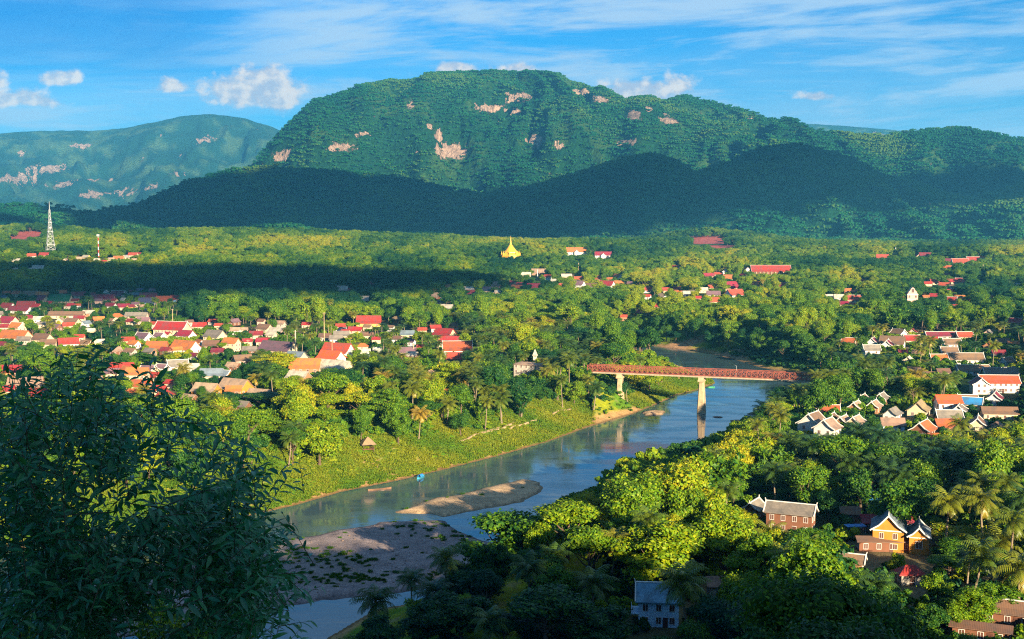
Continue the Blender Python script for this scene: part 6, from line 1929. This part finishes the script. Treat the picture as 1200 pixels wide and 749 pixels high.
    me = br.mesh('branches', M['bark'], smooth_=True); me.transform(Matrix.Translation(tuple(M4)))
    link('branches', me, t)
near_tree()

def slope_tree(px, py, y, H, cr, leaf, n, lobes, seed, tint, label, umb='round'):
    c = at_y(px, py, y)
    g = hz(c[0], c[1])
    H = c[2] - g
    me = crown('crown', seed, lobes, n, leaf, M['leaf'], H, cr, max(H * .25, H - cr * 1.5), 1.3, .75, .58, .4, umb)
    t = thing('broadleaf_tree', (c[0], c[1], g), 0, label, 'tree')
    o = link('crown', me, t); o['tint'] = tint
    link('trunk', trunk('trunk', seed, H * .72, .2, M['bark'], 6, cr * .5), t)
slope_tree(955, 668, 62, 9, 4.2, .17, 13000, 44, 801, .36, 'large dark leafy tree on the near slope below the grey roofed house', 'umbrella')
slope_tree(1050, 712, 55, 8, 3.0, .16, 8000, 30, 802, .3, 'dark leafy tree on the near slope in front of the red hipped roof')
slope_tree(880, 728, 58, 8, 2.8, .16, 7000, 26, 803, .25, 'dark spreading tree on the near slope beside the pale blue house')
slope_tree(985, 738, 42, 8, 2.6, .14, 8000, 30, 804, .2, 'darkest leafy crown cut by the lower picture edge under the large dark tree', 'umbrella')

# ------------------------------------------------------------------ air
bm_h = MB().box(-9500, 9500, -700, 15600, -4, 1180)
m_, nt = mat('air')
pv = nt.n('ShaderNodeVolumePrincipled')
pv.inputs['Color'].default_value = (0.11, 0.55, 1.0, 1)
pv.inputs['Density'].default_value = 0.000052
pv.inputs['Anisotropy'].default_value = 0.0
o_ = nt.n('ShaderNodeOutputMaterial')
nt.put(o_.inputs['Volume'], pv.outputs[0])
hzo = link('haze', bm_h.mesh('haze', m_))
tag(hzo, kind='stuff')

# ------------------------------------------------------------------ one label for each thing
MARKS = [(60, 270, 'the lattice mast'), (116, 288, 'the banded mast'), (71, 349, 'the long green roof'), (202, 380, 'the crimson temple hall'), (598, 290, 'the golden stupa'), (676, 294, 'the orange roofed villa'), (707, 298, 'the crimson roofed villa'),
         (903, 316, 'the long red hall'), (1069, 342, 'the cream gatehouse'), (1125, 306, 'the far red temple roofs'), (1170, 452, 'the long white red roofed house'), (617, 433, 'the weathered villa'), (725, 450, "the bridge's far pier"), (822, 465, "the bridge's middle pier"),
         (943, 442, "the bridge's near end"), (431, 517, 'the thatched hut'), (1043, 620, 'the orange gabled house'), (927, 600, 'the near grey roof'), (772, 705, 'the pale blue house'), (396, 410, 'the wide red tiled villa'), (379, 380, 'the tall pale pole'),
         (325, 406, 'the purple brown roof'), (432, 375, 'the red roof with yellow walls'), (536, 405, 'the orange roof in white edging'), (521, 388, 'the red roofs by the palms'), (1003, 478, 'the twin brick gables'), (957, 494, 'the white gabled pair'), (1041, 402, 'the white twin gables'),
         (18, 392, 'the broad orange roof'), (270, 450, 'the tan long roofs'), (160, 438, 'the orange two storey house'), (217, 405, 'the long orange roof'), (1110, 470, 'the boxy red roofed house'), (1112, 486, 'the stacked grey and orange roofs'), (1182, 715, 'the brown roof in the lower corner'),
         (1067, 668, 'the red hipped roof'), (832, 284, 'the red earth scar'), (34, 277, 'the far bare earth scar'), (250, 282, 'the sunny hill'), (560, 580, 'the sandbar'), (470, 640, 'the gravel bar'), (800, 405, 'the earthy river bend'), (865, 345, 'the red roofs below the long hall'),
         (762, 338, 'the small red roofs past the yellow trees'), (700, 327, 'the orange roof row'), (608, 334, 'the crimson roof row'), (1105, 340, 'the far red village'), (1001, 350, 'the square red roof'), (527, 345, 'the shaded hamlet'), (428, 345, 'the shaded pale sheds'),
         (121, 348, 'the wide maroon roof'), (25, 362, 'the long white maroon roofed block'), (1140, 420, 'the brown roofs edged white'), (140, 302, 'the far pale village'), (193, 350, 'the blue walled shed'), (1171, 482, 'the brown tin roof'), (560, 520, 'the terrace walls'), (520, 470, 'the palm covered bank'),
         (650, 380, 'the dark orchard'), (1150, 600, 'the tall palms by the orange house'), (300, 330, 'the dark tree belt'), (950, 360, 'the bright wood behind the bridge'), (470, 310, 'the dark wood before the stupa')]
TREEWORD = [(.22, 'dark green'), (.42, 'deep green'), (.60, 'mid green'), (.78, 'yellow green'), (2, 'golden green')]
ORD = ['first', 'second', 'third', 'fourth', 'fifth', 'sixth', 'seventh', 'eighth', 'ninth', 'tenth', 'eleventh', 'twelfth', 'thirteenth', 'fourteenth', 'fifteenth', 'sixteenth', 'seventeenth', 'eighteenth', 'nineteenth', 'twentieth'] + ['next'] * 60
buckets = {}
for (ob, cat, px, py, info) in LABELLED:
    if cat in ('tree', 'palm', 'bamboo'):
        tn, H, cr = info[1:]
        tw_ = [w_ for a, w_ in TREEWORD if tn < a][0]
        big = cr > (7.0 if cat == 'tree' else 4.8)
        look = {'tree': tw_ + (' broad' if big else ' small') + ' tree', 'palm': tw_ + ' palm', 'bamboo': tw_ + ' bamboo'}[cat]
        grp = {'tree': 'broad trees over the valley', 'palm': 'coconut palms', 'bamboo': 'bamboo clumps'}[cat]
        cand = MARKS
    else:
        look = info[0].replace('roofed', 'roofed') + ' ' + info[1] + ' walled ' + cat
        grp = 'houses of the town' if cat == 'house' else None
        cand = MARKS
    best = min(cand, key=lambda m: math.hypot((m[0] - px), 1.6 * (m[1] - py)) + (1e4 if math.hypot(m[0] - px, m[1] - py) < 4 and cat in ('house', 'villa', 'hall', 'temple hall') else 0))
    dx, dy = px - best[0], 1.6 * (py - best[1])
    rel = ('beyond' if dy < 0 else 'in front of') if abs(dy) > abs(dx) else ('left of' if dx < 0 else 'right of')
    buckets.setdefault((look, rel, best[2], cat, grp), []).append((px, py, ob))
for (look, rel, mark, cat, grp), items in buckets.items():
    items.sort(key=lambda q: q[0])
    for i, (px, py, ob) in enumerate(items):
        if len(items) == 1:
            s = '%s %s %s' % (look, rel, mark)
        elif len(items) == 2:
            s = '%s %s %s, %s of two' % (look, rel, mark, ('left', 'right')[i])
        else:
            s = '%s %s %s, %s from left' % (look, rel, mark, ORD[i])
        w_ = s.split()
        if len(w_) > 16:
            s = s.replace(' walled ', ' ').replace(' small tree', ' tree')
        if 'label' not in ob:
            ob['label'] = s
        if 'category' not in ob:
            ob['category'] = cat
        if grp and 'group' not in ob:
            ob['group'] = grp
